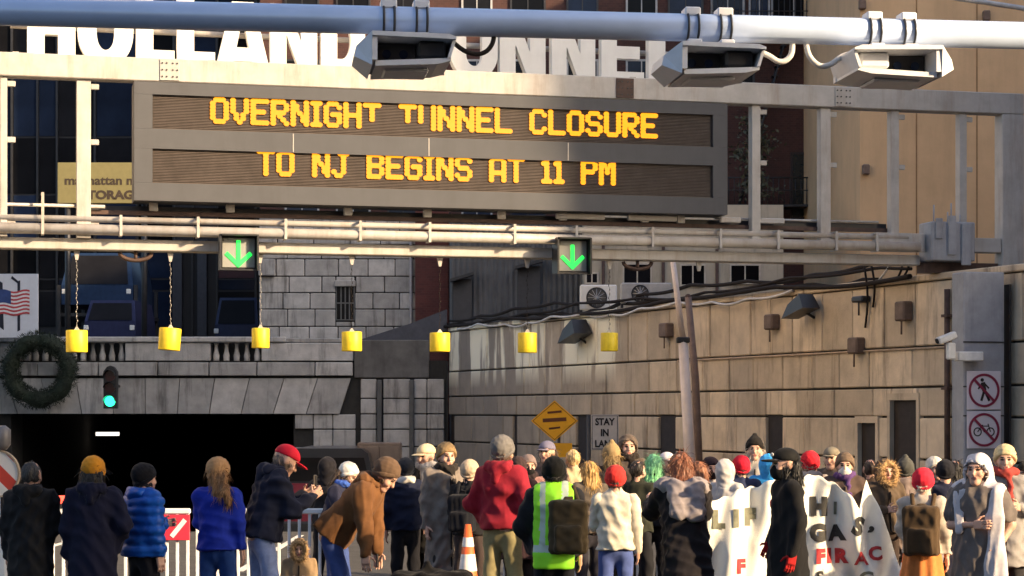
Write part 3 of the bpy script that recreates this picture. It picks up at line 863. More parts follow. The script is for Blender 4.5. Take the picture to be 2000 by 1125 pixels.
# traffic signal at the portal
Yg = 59.5
t = thing('traffic_signal', 'tall dark traffic signal showing green in front of the tunnel portal', 'traffic signal', (px2x(215, Yg), Yg, pz(798, Yg)))
hw, hh = 13 / FPX * Yg, 84 / FPX * Yg
poly = [(-hw, 0), (hw, 0), (hw, hh * .86), (hw * .5, hh * .97), (0, hh), (-hw * .5, hh * .97), (-hw, hh * .86)]
MB().prism(poly, 0, .25).build('housing', m_black_plastic, t)
m_green_lamp = mat('green_signal_glow', (0.02, 0.3, 0.15), 0.3, emit=(0.02, 1.0, 0.42), emit_s=2.2)
m_off_lens = mat('unlit_red_lens', (0.05, 0.008, 0.012), 0.3)
for k, (z, mm) in enumerate(((hh * .17, m_green_lamp), (hh * .48, m_off_lens), (hh * .76, m_off_lens))):
    MB().tube([(0, -.03, z), (0, .01, z)], hw * .78, 20).build('lens', mm, t)
    ang = [PI * i / 12 for i in range(13)]
    v = []
    for q in ang: v += [(hw * .86 * math.cos(q), -.24, z + hw * .86 * math.sin(q)), (hw * .86 * math.cos(q), 0, z + hw * .86 * math.sin(q))]
    MB().add(v, [(2 * i, 2 * i + 1, 2 * i + 3, 2 * i + 2) for i in range(12)]).build('visor', m_black_plastic, t)
MB().box(-.05, .05, .25, 1.3, hh * .5, hh * .56).build('bracket', m_black_plastic, t)

# ---------------------------------------------------------------- sign gantry
GF = Frame(-8.25, 33.0, math.atan2(4.3, 17.34))
gantry = GF.thing('sign_gantry', 'wide steel overhead gantry carrying the message sign across the road', 'gantry')
gl_ = lambda px, py, off=0.0: GF.loc(px, py, off)
xL, xR = GF.x(-330), GF.x(1992)
zt1, zt0 = GF.z(0, 104), GF.z(0, 150)
MB().box(xL, xR, -.16, .16, zt0, zt1, ch=.015).build('top_beam', m_steel_paint, gantry)
for px in (330, 1215, 1640):
    x = GF.x(px); zm = (zt0 + zt1) / 2
    o = MB().box(x - .16, x + .16, -.178, -.162, zt0 + .02, zt1 - .02, ch=.004).build('splice_plate', m_steel_paint if px != 1215 else m_rust, gantry)
    mbb = MB()
    for dx in (-.12, -.05, .05, .12):
        for dz in (-.11, 0, .11): mbb.tube([(x + dx, -.178, zm + dz), (x + dx, -.192, zm + dz)], .014, 6)
    mbb.build('bolts', m_dark_metal, o)
# end column and lower frame at the right
zl1 = GF.z(1900, 462)
MB().box(GF.x(1950), xR, -.16, .16, GF.z(1975, 532), zt0 - .003, ch=.015).build('end_column', m_steel_paint, gantry)
MB().box(GF.x(1885), GF.x(1949), -.13, .13, GF.z(1920, 494), GF.z(1920, 466), ch=.01).build('end_stub', m_steel_paint, gantry)
zb1, zb0 = GF.z(0, 462), GF.z(0, 484)
MB().box(xL, GF.x(1800), .05, .40, zb0, zb1, ch=.015).build('bottom_beam', m_steel_paint, gantry)
MB().box(GF.x(1705), GF.x(1802), -.10, .04, GF.z(1750, 492), GF.z(1750, 456), ch=.01).build('splice_plate', m_steel_paint, gantry)
# conduit tubes along the bottom
MB().tube([(xL, -.12, GF.z(0, 446)), (GF.x(1790), -.12, GF.z(0, 446))], .088, 14).build('lower_conduit', m_steel_paint, gantry)
MB().tube([(xL, -.06, GF.z(0, 425)), (GF.x(1770), -.06, GF.z(0, 425))], .052, 12).build('upper_conduit', m_steel_paint, gantry)
MB().tube([(xL, -.02, GF.z(0, 399)), (GF.x(205), -.02, GF.z(0, 399))], .028, 8).build('guard_rail', m_steel_paint, gantry)
MB().tube([(GF.x(1400), .1, GF.z(1500, 428)), (GF.x(1720), .1, GF.z(1500, 428))], .022, 8).build('guard_rail', m_steel_paint, gantry)
MB().box(GF.x(170), GF.x(1740), .06, .16, GF.z(0, 413), GF.z(0, 405)).build('cable_tray', m_rust, gantry)
MB().box(GF.x(170), GF.x(1740), .20, .30, GF.z(0, 405), GF.z(0, 394)).build('cable_tray', m_dark_metal, gantry)
for px in (-80, 83, 235, 385, 555, 700, 835, 1000, 1120, 1268, 1400, 1512, 1625, 1704):
    x = GF.x(px); big = px in (83, 385, 555, 835, 1268)
    z1 = GF.z(0, 376 if px == 83 else 417); z0 = GF.z(0, 458)
    MB().box(x - .022, x + .022, -.22, -.208, z0, z1).box(x - .022, x + .022, -.207, .06, z1 - .03, z1).box(x - .022, x + .022, -.207, .045, z0, z0 + .02).build('conduit_clamp', m_steel_paint, gantry)
# vertical posts with small lugs
for i, (a, b_) in enumerate(((-190, -176), (0, 14), (149, 177), (1465, 1482), (1599, 1619), (1736, 1752), (1870, 1884))):
    x0, x1 = GF.x(a), GF.x(b_)
    o = MB().box(x0, x1, -.09, .09, GF.z(0, 462 if i < 3 else 449), zt0 - .002, ch=.008).build('post', m_steel_paint, gantry)
    h = zt0 - GF.z(0, 462)
    for q in (.97, .62, .1):
        z = zt0 - h * (1 - q) - .08
        MB().box(x1, x1 + .13, -.06, -.01, z, z + .09, ch=.008).build('lug', m_steel_paint, gantry)
for px in (300, 450, 680, 835, 980, 1100, 1260, 1330):
    x = GF.x(px); MB().box(x - .07, x + .07, -.02, .06, GF.z(0, 405), GF.z(0, 388), ch=.01).build('sign_bracket', m_steel_paint, gantry)
for a, b_ in ((1085, 1180), (1225, 1320), (1405, 1445), (1480, 1530)):
    MB().box(GF.x(a), GF.x(b_), -.07, .02, GF.z(0, 402), GF.z(0, 390), ch=.015).build('lamp_tube', m_steel_paint, gantry)
# rusty anchor yokes under the bottom beam
for px in (265, 1245):
    c = gl_(px, 492, .2); an = [PI + PI * i / 10 for i in range(11)]
    MB().tube([(c[0] + .26 * math.cos(q), .2, zb0 - .02 + .13 * math.sin(q)) for q in an], .035, 6).tube([(c[0], .2, zb0), (c[0], .2, zb0 - .15)], .03, 6).build('yoke', m_rust, gantry)
# hooks that hold the yellow boxes
hooks = [150, 333, 508, 687, 859, 1030, 1190, 1365]
for px in hooks:
    p = gl_(px, 490, .22)
    MB().prism([(p[0] - .05, zb0 - .003), (p[0] + .05, zb0 - .003), (p[0] + .02, zb0 - .16), (p[0] - .02, zb0 - .16)], .19, .25).build('hook', m_steel_paint, gantry)
# right-hand support arm structure
MB().box(GF.x(1806), GF.x(1890), -.30, .25, GF.z(1850, 512), GF.z(1850, 436), ch=.02).build('junction_cabinet', m_steel_grey, gantry)
MB().box(GF.x(1812), GF.x(1826), -.33, -.302, GF.z(1850, 470), GF.z(1850, 430), ch=.01).box(GF.x(1836), GF.x(1850), -.36, -.302, GF.z(1850, 500), GF.z(1850, 425)).box(GF.x(1862), GF.x(1880), -.35, -.302, GF.z(1850, 520), GF.z(1850, 440), ch=.01).build('cabinet_ribs', m_steel_grey, gantry)
g = MB()
for px, top in ((1819, 402), (1853, 398), (1846, 415), (1870, 420)):
    x = GF.x(px); g.tube([(x, -.1, GF.z(1850, 440)), (x, -.1, GF.z(1850, top))], .015, 6)
g.build('antenna', m_steel_grey, gantry)
MB().box(GF.x(1805), GF.x(1948), -.02, .3, GF.z(1850, 533), GF.z(1850, 513)).build('under_bracket', m_rust, gantry)

# grey steel pillar beneath the gantry end, with its foot
PLF = Frame(7.63, 34.6, GF.a)
pillar = PLF.thing('steel_pillar', 'blue grey steel pillar in front of the wall carrying two prohibition signs', 'pillar')
xa, xb = PLF.x(1882), PLF.x(1962)
zt = PLF.z(1920, 531)
MB().box(xa, xb, 0, .45, 0, zt, ch=.02).build('shaft', m_steel_grey, pillar)
MB().box(PLF.x(1974), PLF.x(1978), .05, .25, 0, zt - .2).build('edge_channel', m_dark_metal, pillar)
for z in (PLF.z(1900, 668), PLF.z(1900, 755), PLF.z(1900, 812)):
    MB().box(xa - .01, xb + .01, -.012, -.002, z - .012, z + .012).build('seam', m_dark_metal, pillar)
MB().box(xa - .15, xb + .15, -.15, .6, 0.104, .16, ch=.01).build('base_plate', m_steel_grey, pillar)

# prohibition signs
m_sign_white = mat('sign_white', (0.74, 0.68, 0.72), 0.45, var=.04)
m_sign_red = mat('sign_red', (0.24, 0.012, 0.05), 0.5)
m_sign_black = mat('sign_black', (0.012, 0.01, 0.012), 0.5)
def ring(mb, cx, cz, ro, ri, y0, y1, n=40, mi=0):
    an = [2 * PI * i / n for i in range(n)]
    mb.ringprism([(cx + ro * math.cos(q), cz + ro * math.sin(q)) for q in an], [(cx + ri * math.cos(q), cz + ri * math.sin(q)) for q in an], y0, y1, mi)
def bar(mb, p, q, w, y0, y1, mi=0):
    dx, dz = q[0] - p[0], q[1] - p[1]; L_ = math.hypot(dx, dz); nx, nz = -dz / L_ * w / 2, dx / L_ * w / 2
    mb.prism([(p[0] - nx, p[1] - nz), (q[0] - nx, q[1] - nz), (q[0] + nx, q[1] + nz), (p[0] + nx, p[1] + nz)], y0, y1, mi)
for k, (py0, py1, lab) in enumerate(((725, 800, 'square white no pedestrians sign, upper of two on the steel pillar'), (803, 876, 'square white no bicycles sign, lower of two on the steel pillar'))):
    x0, x1 = PLF.x(1888, -.02), PLF.x(1954, -.02); z1, z0 = PLF.z(1920, py0, -.02), PLF.z(1920, py1, -.02)
    t = PLF.thing('prohibition_sign', lab, 'sign', 'prohibition signs on the pillar')
    MB().box(x0, x1, -.035, -.016, z0, z1, ch=.006).build('plate', m_sign_white, t)
    cx, cz, rr = (x0 + x1) / 2, (z0 + z1) / 2, (x1 - x0) * .455
    mb = MB(); u = rr
    if k == 0:
        mb.tube([(cx - .12 * u, -.040, cz + .62 * u), (cx - .12 * u, -.036, cz + .62 * u)], .11 * u, 14)
        bar(mb, (cx - .08 * u, cz + .48 * u), (cx + .02 * u, cz - .02 * u), .27 * u, -.0405, -.036)
        bar(mb, (cx + .02 * u, cz), (cx - .18 * u, cz - .62 * u), .15 * u, -.0395, -.036)
        bar(mb, (cx + .04 * u, cz), (cx + .34 * u, cz - .62 * u), .15 * u, -.0415, -.036)
        bar(mb, (cx - .12 * u, cz + .42 * u), (cx - .38 * u, cz + .08 * u), .10 * u, -.0385, -.036)
        bar(mb, (cx + .02 * u, cz + .42 * u), (cx + .32 * u, cz + .12 * u), .10 * u, -.0375, -.036)
    else:
        for s_ in (-1, 1): ring(mb, cx + s_ * .42 * u, cz - .12 * u, .27 * u, .20 * u, -.040, -.036, 20)
        bar(mb, (cx - .42 * u, cz - .12 * u), (cx - .15 * u, cz + .22 * u), .06 * u, -.0405, -.036)
        bar(mb, (cx - .15 * u, cz + .22 * u), (cx + .3 * u, cz + .22 * u), .06 * u, -.0395, -.036)
        bar(mb, (cx + .42 * u, cz - .12 * u), (cx + .25 * u, cz + .36 * u), .06 * u, -.0415, -.036)
        bar(mb, (cx - .15 * u, cz + .2 * u), (cx + .02 * u, cz - .14 * u), .06 * u, -.0385, -.036)
        bar(mb, (cx - .28 * u, cz + .27 * u), (cx - .06 * u, cz + .27 * u), .06 * u, -.0375, -.036)
    mb.build('pictogram', m_sign_black, t)
    mb = MB(); ring(mb, cx, cz, rr, rr * .86, -.046, -.036, 40)
    bar(mb, (cx - rr * .63, cz + rr * .63), (cx + rr * .63, cz - rr * .63), rr * .15, -.050, -.043)
    mb.build('red_ring', m_sign_red, t)
# security camera on the pillar
t = PLF.thing('security_camera', 'white bracketed security camera on the left edge of the pillar', 'security camera')
c0 = PLF.loc(1852, 660, -.25)
m_cam = mat('camera_white', (0.66, 0.66, 0.65), 0.4)
M_ = Matrix.Translation(c0) @ Matrix.Rotation(R(-20), 4, 'Y')
MB().box(-.2, .14, -.08, .08, -.05, .07, ch=.02, M=M_).build('camera_body', m_cam, t)
MB().tube([(c0[0] - .19, c0[1], c0[2] - .05), (c0[0] - .215, c0[1], c0[2] - .06)], .045, 12).build('lens', m_black_plastic, t)
MB().box(c0[0] - .03, c0[0] + .12, -.3, -.2, c0[2] - .36, c0[2] - .08, ch=.02).build('bracket', m_cam, t)
p = PLF.loc(1884, 697, -.2)
MB().box(p[0] - .12, p[0] + .34, -.22, -.02, p[2] - .07, p[2] + .09, ch=.015).build('junction_arm', m_cam, t)

# ---------------------------------------------------------------- message sign
ms = GF.thing('message_sign', 'wide dark electronic message sign with yellow lettering hung in the gantry', 'message sign')
sx0, sx1 = GF.x(262, -.32), GF.x(1421, -.32)
sz1, sz0 = GF.z(262, 158, -.32), GF.z(262, 391, -.32)
m_panel = mat('sign_housing_grey', (0.090, 0.091, 0.098), 0.6, spec=0.2, var=.06, scale=2.5, streak=.12, streak_scale=4)
m_face = mat('display_face', (0.035, 0.028, 0.026), 0.5, var=.2, scale=10)
d0x, d1x = GF.x(298, -.3), GF.x(1392, -.3)
ra1, ra0 = GF.z(298, 184, -.32), GF.z(298, 251, -.32)
rb1, rb0 = GF.z(298, 290, -.32), GF.z(298, 357, -.32)
mb = MB()
mb.box(sx0, sx1, -.17, .3, sz0, sz1)
mb.build('cabinet', m_panel, ms)
for (a, b_, c, d_) in ((sx0, sx1, ra1, sz1), (sx0, sx1, rb1, ra0), (sx0, sx1, sz0, rb0), (sx0, d0x, ra0, ra1), (d1x, sx1, ra0, ra1), (sx0, d0x, rb0, rb1), (d1x, sx1, rb0, rb1)):
    MB().box(a + .001, b_ - .001, -.32, -.173, c + .001, d_ - .001).build('face_plate', m_panel, ms)
m_louver = mat('louver_brown', (0.10, 0.08, 0.07), 0.6, spec=0.2)
for (z0, z1) in ((ra0, ra1), (rb0, rb1)):
    MB().box(d0x + .002, d1x - .002, -.19, -.172, z0 + .002, z1 - .002).build('display_window', m_face, ms)
    mb = MB(); n = 22
    for k in range(n):
        z = z0 + (z1 - z0) * (k + .5) / n
        mb.box(d0x + .005, d1x - .005, -.262, -.205, z - .0075, z + .0075)
    mb.build('louver', m_louver, ms, kind='stuff')
for px in (573, 838, 1110):
    x = GF.x(px, -.33); MB().box(x - .008, x + .008, -.326, -.3205, rb1 + .01, ra0 - .01).build('seam', m_steel_paint, ms)
FONT57 = {
 'A': '01110 10001 10001 10001 11111 10001 10001', 'B': '11110 10001 10001 11110 10001 10001 11110', 'C': '01110 10001 10000 10000 10000 10001 01110',
 'E': '11111 10000 10000 11110 10000 10000 11111', 'G': '01110 10001 10000 10111 10001 10001 01110', 'H': '10001 10001 10001 11111 10001 10001 10001',
 'I': '111 010 010 010 010 010 111', 'J': '00111 00010 00010 00010 00010 10010 01100', 'L': '10000 10000 10000 10000 10000 10000 11111',
 'M': '10001 11011 10101 10101 10001 10001 10001', 'N': '10001 11001 11001 10101 10011 10011 10001', 'O': '01110 10001 10001 10001 10001 10001 01110',
 'P': '11110 10001 10001 11110 10000 10000 10000', 'R': '11110 10001 10001 11110 10100 10010 10001', 'S': '01110 10001 10000 01110 00001 10001 01110',
 'T': '11111 00100 00100 00100 00100 00100 00100', 'U': '10001 10001 10001 10001 10001 10001 01110', 'V': '10001 10001 10001 10001 01010 01010 00100',
 '1': '010 110 010 010 010 010 111', ' ': '0000 0000 0000 0000 0000 0000 0000',
 't': '11111 00100 00100 00100 00100 00000 00000', 'u': '10001 10001 10001 10001 10001 00001 00001'}
m_led = mat('amber_led_glow', (0.12, 0.035, 0.002), emit=(1.0, 0.32, 0.004), emit_s=0.80)
led_disc = [(math.cos(2 * PI * i / 8 + PI / 8), math.sin(2 * PI * i / 8 + PI / 8)) for i in range(8)]
def led_line(text, pxa, pxb, py0, py1, pyx):
    xa, xb = GF.x(pxa, -.25), GF.x(pxb, -.25)
    z1, z0 = GF.z(pyx, py0, -.25), GF.z(pyx, py1, -.25)
    cells = sum(len(FONT57[ch].split()[0]) + 1 for ch in text) - 1
    cw = (xb - xa) / cells; chh = (z1 - z0) / 7
    x = xa
    for ch in text:
        rows_ = FONT57[ch].split()
        if ch != ' ':
            mb = MB(); w = len(rows_[0])
            for r, row in enumerate(rows_):
                for c, bit in enumerate(row):
                    if bit == '1':
                        cx, cz = (c + .5) * cw, -(r + .5) * chh
                        n = len(mb.v)
                        mb.prism([(cx + p[0] * cw * .92, cz + p[1] * chh * .74) for p in led_disc], -.004 - .0006 * ((r * 3 + c) % 7), .004)
            mb.build('led_character', m_led, ms, loc=(x, -.275, z1))
        x += (len(rows_[0]) + 1) * cw
led_line('OVERNIGHt tuNNEL CLOSURE', 412, 1282, 192, 241, 430)
led_line('TO NJ BEGINS AT 11 PM', 503, 1200, 293, 343, 530)

# ---------------------------------------------------------------- HOLLAND TUNNEL letters
hs = GF.thing('tunnel_name_sign', 'row of tall white metal letters spelling HOLLAND TUNNEL above the gantry', 'sign')
HO = 1.3
m_letter = mat('white_letter_enamel', (0.80, 0.79, 0.76), 0.45, var=.05, scale=3, streak=.10, streak_col=(.4, .35, .3))
zb = GF.z(60, 122, HO); zh = GF.z(60, -14, HO) - zb
def arc(cx, cz, rx, rz, a0, a1, n=14): return [(cx + rx * math.cos(a0 + (a1 - a0) * i / n), cz + rz * math.sin(a0 + (a1 - a0) * i / n)) for i in range(n + 1)]
def big_letter(ch, w):
    mb = MB(); s_ = .36 * w; h = zh; y0, y1 = -.09, .09; b_ = h * .16
    if ch == 'H': mb.prism([(0, 0), (s_, 0), (s_, h * .40), (w - s_, h * .40), (w - s_, 0), (w, 0), (w, h), (w - s_, h), (w - s_, h * .58), (s_, h * .58), (s_, h), (0, h)], y0, y1)
    if ch == 'L': mb.prism([(0, 0), (w, 0), (w, h * .24), (s_ * 1.25, h * .24), (s_ * 1.25, h), (0, h)], y0, y1)
    if ch == 'T': mb.prism([(w * .3, 0), (w * .7, 0), (w * .7, h * .8), (w, h * .8), (w, h), (0, h), (0, h * .8), (w * .3, h * .8)], y0, y1)
    if ch == 'E': mb.prism([(0, 0), (w, 0), (w, h * .21), (s_, h * .21), (s_, h * .41), (w * .9, h * .41), (w * .9, h * .60), (s_, h * .60), (s_, h * .8), (w, h * .8), (w, h), (0, h)], y0, y1)
    if ch == 'N': mb.prism([(0, 0), (s_ * .95, 0), (s_ * .95, h * .55), (w - s_, 0), (w, 0), (w, h), (w - s_ * .95, h), (w - s_ * .95, h * .45), (s_, h), (0, h)], y0, y1)
    if ch == 'A':
        mb.prism([(0, 0), (w * .3, 0), (w * .345, h * .14), (w * .655, h * .14), (w * .7, 0), (w, 0), (w * .68, h), (w * .32, h), (w * .18, h * .5), (w * .40, h * .33), (w * .5, h * .75), (w * .60, h * .33), (w * .40, h * .33), (w * .18, h * .5)], y0, y1) if False else None
        mb.prism([(0, 0), (w * .30, 0), (w * .5, h * .78), (w * .5, h), (w * .30, h)], y0, y1)
        mb.prism([(w, 0), (w * .70, h), (w * .5, h), (w * .5, h * .78), (w * .70, 0)], y0, y1)
        mb.prism([(w * .33, h * .13), (w * .67, h * .13), (w * .62, h * .33), (w * .38, h * .33)], y0 + .002, y1 - .002)
    if ch == 'O':
        an = [2 * PI * i / 44 for i in range(44)]
        mb.ringprism([(w / 2 + w / 2 * math.copysign(abs(math.cos(q)) ** .9, math.cos(q)), h / 2 + h / 2 * math.copysign(abs(math.sin(q)) ** .85, math.sin(q))) for q in an], [(w / 2 + w * .16 * math.cos(q), h / 2 + h * .29 * math.copysign(abs(math.sin(q)) ** .8, math.sin(q))) for q in an], y0, y1)
    if ch == 'D':
        o_ = [(0, 0)] + arc(w * .45, h / 2, w * .55, h / 2, -PI / 2, PI / 2, 20) + [(0, h)]
        i_ = [(s_, h * .22)] + arc(w * .45, h / 2, w * .22, h * .28, -PI / 2, PI / 2, 20) + [(s_, h * .78)]
        mb.ringprism(o_, i_, y0, y1)
    if ch == 'U':
        o_ = arc(w / 2, h * .38, w / 2, h * .38, PI, 2 * PI, 20)
        i_ = arc(w / 2, h * .38, w * .17, h * .18, 2 * PI, PI, 20)
        mb.prism([(0, h)] + o_ + [(w, h), (w - s_ * .92, h)] + i_ + [(s_ * .92, h)], y0, y1)
    return mb
hl = [('H', 53, 147), ('O', 151, 260), ('L', 265, 340), ('L', 345, 419), ('A', 420, 526), ('N', 527, 618), ('D', 626, 712), ('T', 752, 842), ('U', 878, 970), ('N', 974, 1063), ('N', 1075, 1160), ('E', 1172, 1255), ('L', 1264, 1336)]
for ch, a, b_ in hl:
    xa_, xb_ = GF.x(a, HO), GF.x(b_, HO)
    big_letter(ch, xb_ - xa_).build('letter', m_letter, hs, loc=(xa_, HO, zb + rng.uniform(0, .004)))
MB().box(GF.x(20, HO), GF.x(1380, HO), HO - .12, HO + .12, zb - .12, zb - .004).build('rail', m_steel_paint, hs)
for px in (30, 400, 800, 1200, 1360):
    x = GF.x(px, HO); MB().box(x - .05, x + .05, .17, HO - .13, zb - .11, zb - .02).build('support_arm', m_steel_paint, hs)
MB().tube([(GF.x(20, HO), HO + .2, zb + zh * .55), (GF.x(1380, HO), HO + .2, zb + zh * .55)], .05, 8).build('back_rail', m_steel_paint, hs)
# green lane signals
m_arrow = mat('green_arrow_glow', (0.02, 0.4, 0.05), emit=(0.01, 1.0, 0.07), emit_s=0.85)
m_lens = mat('lane_signal_face', (0.27, 0.27, 0.25), 0.5, var=.05)
for k, (a, b_, c, d_, lab) in enumerate(((428, 499, 462, 527, 'left lane signal box with green down arrow, sun on its face'), (1082, 1144, 468, 534, 'right lane signal box with bright green down arrow'))):
    x0, x1 = GF.x(a, -.1), GF.x(b_, -.1); z1, z0 = GF.z(a, c, -.1), GF.z(a, d_, -.1)
    t = GF.thing('lane_signal', lab, 'lane signal', 'lane signals under the gantry')
    mb = MB()
    mb.box(x0, x1, -.24, .03, z0, z1)
    mb.build('housing', m_black_plastic, t)
    w = .03
    mb = MB()
    mb.box(x0 - .02, x0 + .01, -.42, -.242, z0 - .02, z1 + .02); mb.box(x1 - .01, x1 + .02, -.42, -.242, z0 - .02, z1 + .02); mb.box(x0 + .011, x1 - .011, -.46, -.242, z1 - .005, z1 + .02)
    mb.box(x0 + .011, x1 - .011, -.36, -.242, z0 - .02, z0 + .004)
    mb.build('visor', m_black_plastic if k else m_dark_metal, t)
    MB().box(x0 + .03, x1 - .03, -.262, -.243, z0 + .03, z1 - .03, ch=.008).build('face', m_lens, t)
    cx, cz, u = (x0 + x1) / 2, (z0 + z1) / 2, (x1 - x0) / 2
    mb = MB()
    bar(mb, (cx, cz + .68 * u), (cx, cz - .5 * u), .22 * u, -.272, -.263)
    bar(mb, (cx - .68 * u, cz - .02 * u), (cx + .05 * u, cz - .72 * u), .22 * u, -.274, -.263)
    bar(mb, (cx + .68 * u, cz - .02 * u), (cx - .05 * u, cz - .72 * u), .22 * u, -.276, -.263)
    mb.build('arrow', m_arrow, t)
# yellow boxes on chains
m_chain = mat('pale_chain', (0.42, 0.40, 0.38), 0.5, metal=.4)
where = ['leftmost of the row, beside the wreath', 'second from the left, tilted, in front of the dark building', 'third from the left, below the left lane signal', 'fourth from the left, in front of the stone building',
         'fifth from the left, at the end of the wall cables', 'sixth from the left, against the pale streaked wall', 'rightmost of the row, against the tan wall']
for k, (px, y0, y1, hw, tilt) in enumerate(((150, 645, 688, 21, 0), (333, 641, 684, 21.5, 4), (509, 641, 680, 17.5, 0), (687, 648, 686, 20, 0), (859, 650, 687, 20, 0), (1030, 650, 689, 19, 0), (1190, 650, 686, 17, 0))):
    a = gl_(px, y0, .22); b_ = gl_(px, y1, .22)
    w = hw / FPX * (GF.o[1] + GF.s * a[0])
    t = GF.thing('hanging_box', 'yellow box on a chain, ' + where[k], 'hanging box', 'yellow clearance boxes under the gantry')
    h = a[2] - b_[2]
    M_ = Matrix.Translation((a[0], .22, a[2])) @ Matrix.Rotation(R(tilt), 4, 'Y')
    MB().tube([(0, 0, -h), (0, 0, -h + .012), (0, 0, -.012), (0, 0, 0)], [w * .97, w, w, w * .95], 22, M=M_).build('drum', m_yellow, t)
    MB().prism([(-.05, 0.001), (.05, 0.001), (.012, .06), (-.012, .06)], -.012, .012, M=M_).build('lug', m_chain, t)
    ch = MB(); z = a[2] + .06; zt_ = zb0 - .14; i = 0
    while z < zt_:
        L_ = min(.075, zt_ - z); off = .012 * math.sin(i * 1.7 + k)
        ch.tube([(a[0] + off, .22, z), (a[0] + off, .22, z + L_ * .45)], [.007, .007], 6); ch.tube([(a[0] + off, .22, z + L_ * .45), (a[0] - off, .22, z + L_)], .003, 4)
        z += L_; i += 1
    ch.build('chain', m_chain if k < 3 else m_cable, t)

# ---------------------------------------------------------------- toll reader pipe and its three readers
QF = Frame(-4.01, 16.04, math.atan2(17.08 - 16.04, 4.27 + 4.01))
pipe = QF.thing('reader_pipe', 'thick galvanised overhead pipe crossing the top of the view', 'pipe')
pzc = QF.z(0, 22); pr = 28 / FPX * 16.04
PIPE_M = mat('pipe_sky_tint', (0.50, 0.61, 0.82), 0.25, metal=.15, var=.06, scale=3, bump=.03)  # blue skylight on the shaded pipe is put into its base colour
MB().tube([(-6.5, 0, pzc), (16.5, 0, pzc)], pr, 32).build('tube', PIPE_M, pipe)
for x in (-6.3, 16.3):
    MB().tube([(x, .0, 0), (x, 0, pzc - pr * .2)], [.2, .17], 20).build('mast', PIPE_M, pipe)
m_reader = mat('reader_shell', (0.66, 0.67, 0.70), 0.45, var=.06, scale=8)
m_inside = mat('reader_inside', (0.02, 0.02, 0.022), 0.4)
def reader(label, p0, p1, pyt, pyb, flip):
    xa, xb = QF.x(p0, -.1), QF.x(p1, -.1)
    pm = (p0 + p1) / 2
    zt_, zb_ = QF.z(pm, pyt, -.1), QF.z(pm, pyb, -.1)
    t = QF.thing('toll_reader', label, 'toll reader', 'toll readers hung under the pipe')
    W = xb - xa; H = zt_ - zb_
    cx = (xa + xb) / 2
    f = -1 if flip else 1
    X = lambda q: cx + f * (q - .5) * W
    pr_ = lambda pts, y0, y1, mb: mb.prism([(X(a), zb_ + b * H) for a, b in pts], y0, y1)
    mb = MB()
    # shroud: top, bottom, end walls round an open front
    pr_([(.17, .90), (.93, .86), (1.0, .78), (1.0, .72), (.17, .78)], -.42, .32, mb)
    pr_([(.20, .0), (.82, .08), (.95, .17), (.95, .25), (.20, .14)], -.36, .32, mb)
    pr_([(.92, .251), (.95, .251), (1.0, .719), (.97, .719)], -.38, .32, mb)
    pr_([(.17, .141), (.22, .141), (.22, .775), (.17, .775)], -.40, .32, mb)
    mb.box(min(X(.18), X(.96)), max(X(.18), X(.96)), .26, .33, zb_ + .16 * H, zb_ + .76 * H)
    mb.build('shroud', m_reader, t)
    mb = MB()
    v = [(X(.168), -.40, zb_ + .0 * H), (X(.168), -.42, zb_ + .90 * H), (X(.168), .32, zb_ + .90 * H), (X(.168), .32, zb_),
         (X(.0), -.26, zb_ + .30 * H), (X(.02), -.26, zb_ + .58 * H), (X(.02), .2, zb_ + .58 * H), (X(.0), .2, zb_ + .30 * H)]
    mb.add(v, [(0, 1, 5, 4), (1, 2, 6, 5), (2, 3, 7, 6), (3, 0, 4, 7), (4, 5, 6, 7), (0, 3, 2, 1)]); mb.build('end_cap', m_reader, t)
    MB().box(min(X(.23), X(.62)), max(X(.23), X(.62)), -.12, .25, zb_ + .26 * H, zb_ + .74 * H).build('camera_window', m_inside, t)
    MB().box(min(X(.63), X(.91)), max(X(.63), X(.91)), -.30, .25, zb_ + .27 * H, zb_ + .73 * H, ch=.02).build('lamp_module', m_reader if flip else m_dark_metal, t)
    for q in (.33, .50):
        MB().tube([(X(q), -.13, zb_ + .44 * H), (X(q), -.15, zb_ + .44 * H)], .035, 12).build('lens', m_glass_blue, t)
    MB().box(min(X(.3), X(.75)), max(X(.3), X(.75)), -.2, .2, zb_ - .05 * H, zb_ + .05 * H, ch=.015).build('under_tray', m_reader, t)
    for q in (.36, .69):
        x = X(q); mb = MB()
        mb.box(x - .06, x + .06, -.16, .16, zt_ - .1 * H, pzc - pr - .003, ch=.01)
        mb.build('hanger', m_reader, t)
        mb = MB()
        an = [2 * PI * i / 28 for i in range(28)]
        # strap round the pipe
        for dx in (-.042, .042):
            pts = [(x + dx, (pr + .012) * math.cos(a), pzc + (pr + .012) * math.sin(a)) for a in an + [0.0]]
            mb.tube(pts, .010, 6)
        mb.build('u_bolt', m_dark_metal, t)
        MB().box(x - .065, x + .065, -pr * .75, pr * .75, pzc + pr * .78, pzc + pr + .045, ch=.01).build('saddle', m_reader, t)
    return t
reader('toll reader hung from the shaded left stretch of the pipe', 690, 884, 68, 140, False)
reader('toll reader in the middle, at the sunlit break of the pipe', 1285, 1478, 88, 156, False)
reader('sunlit toll reader facing the other way at the right of the pipe', 1648, 1850, 93, 160, True)
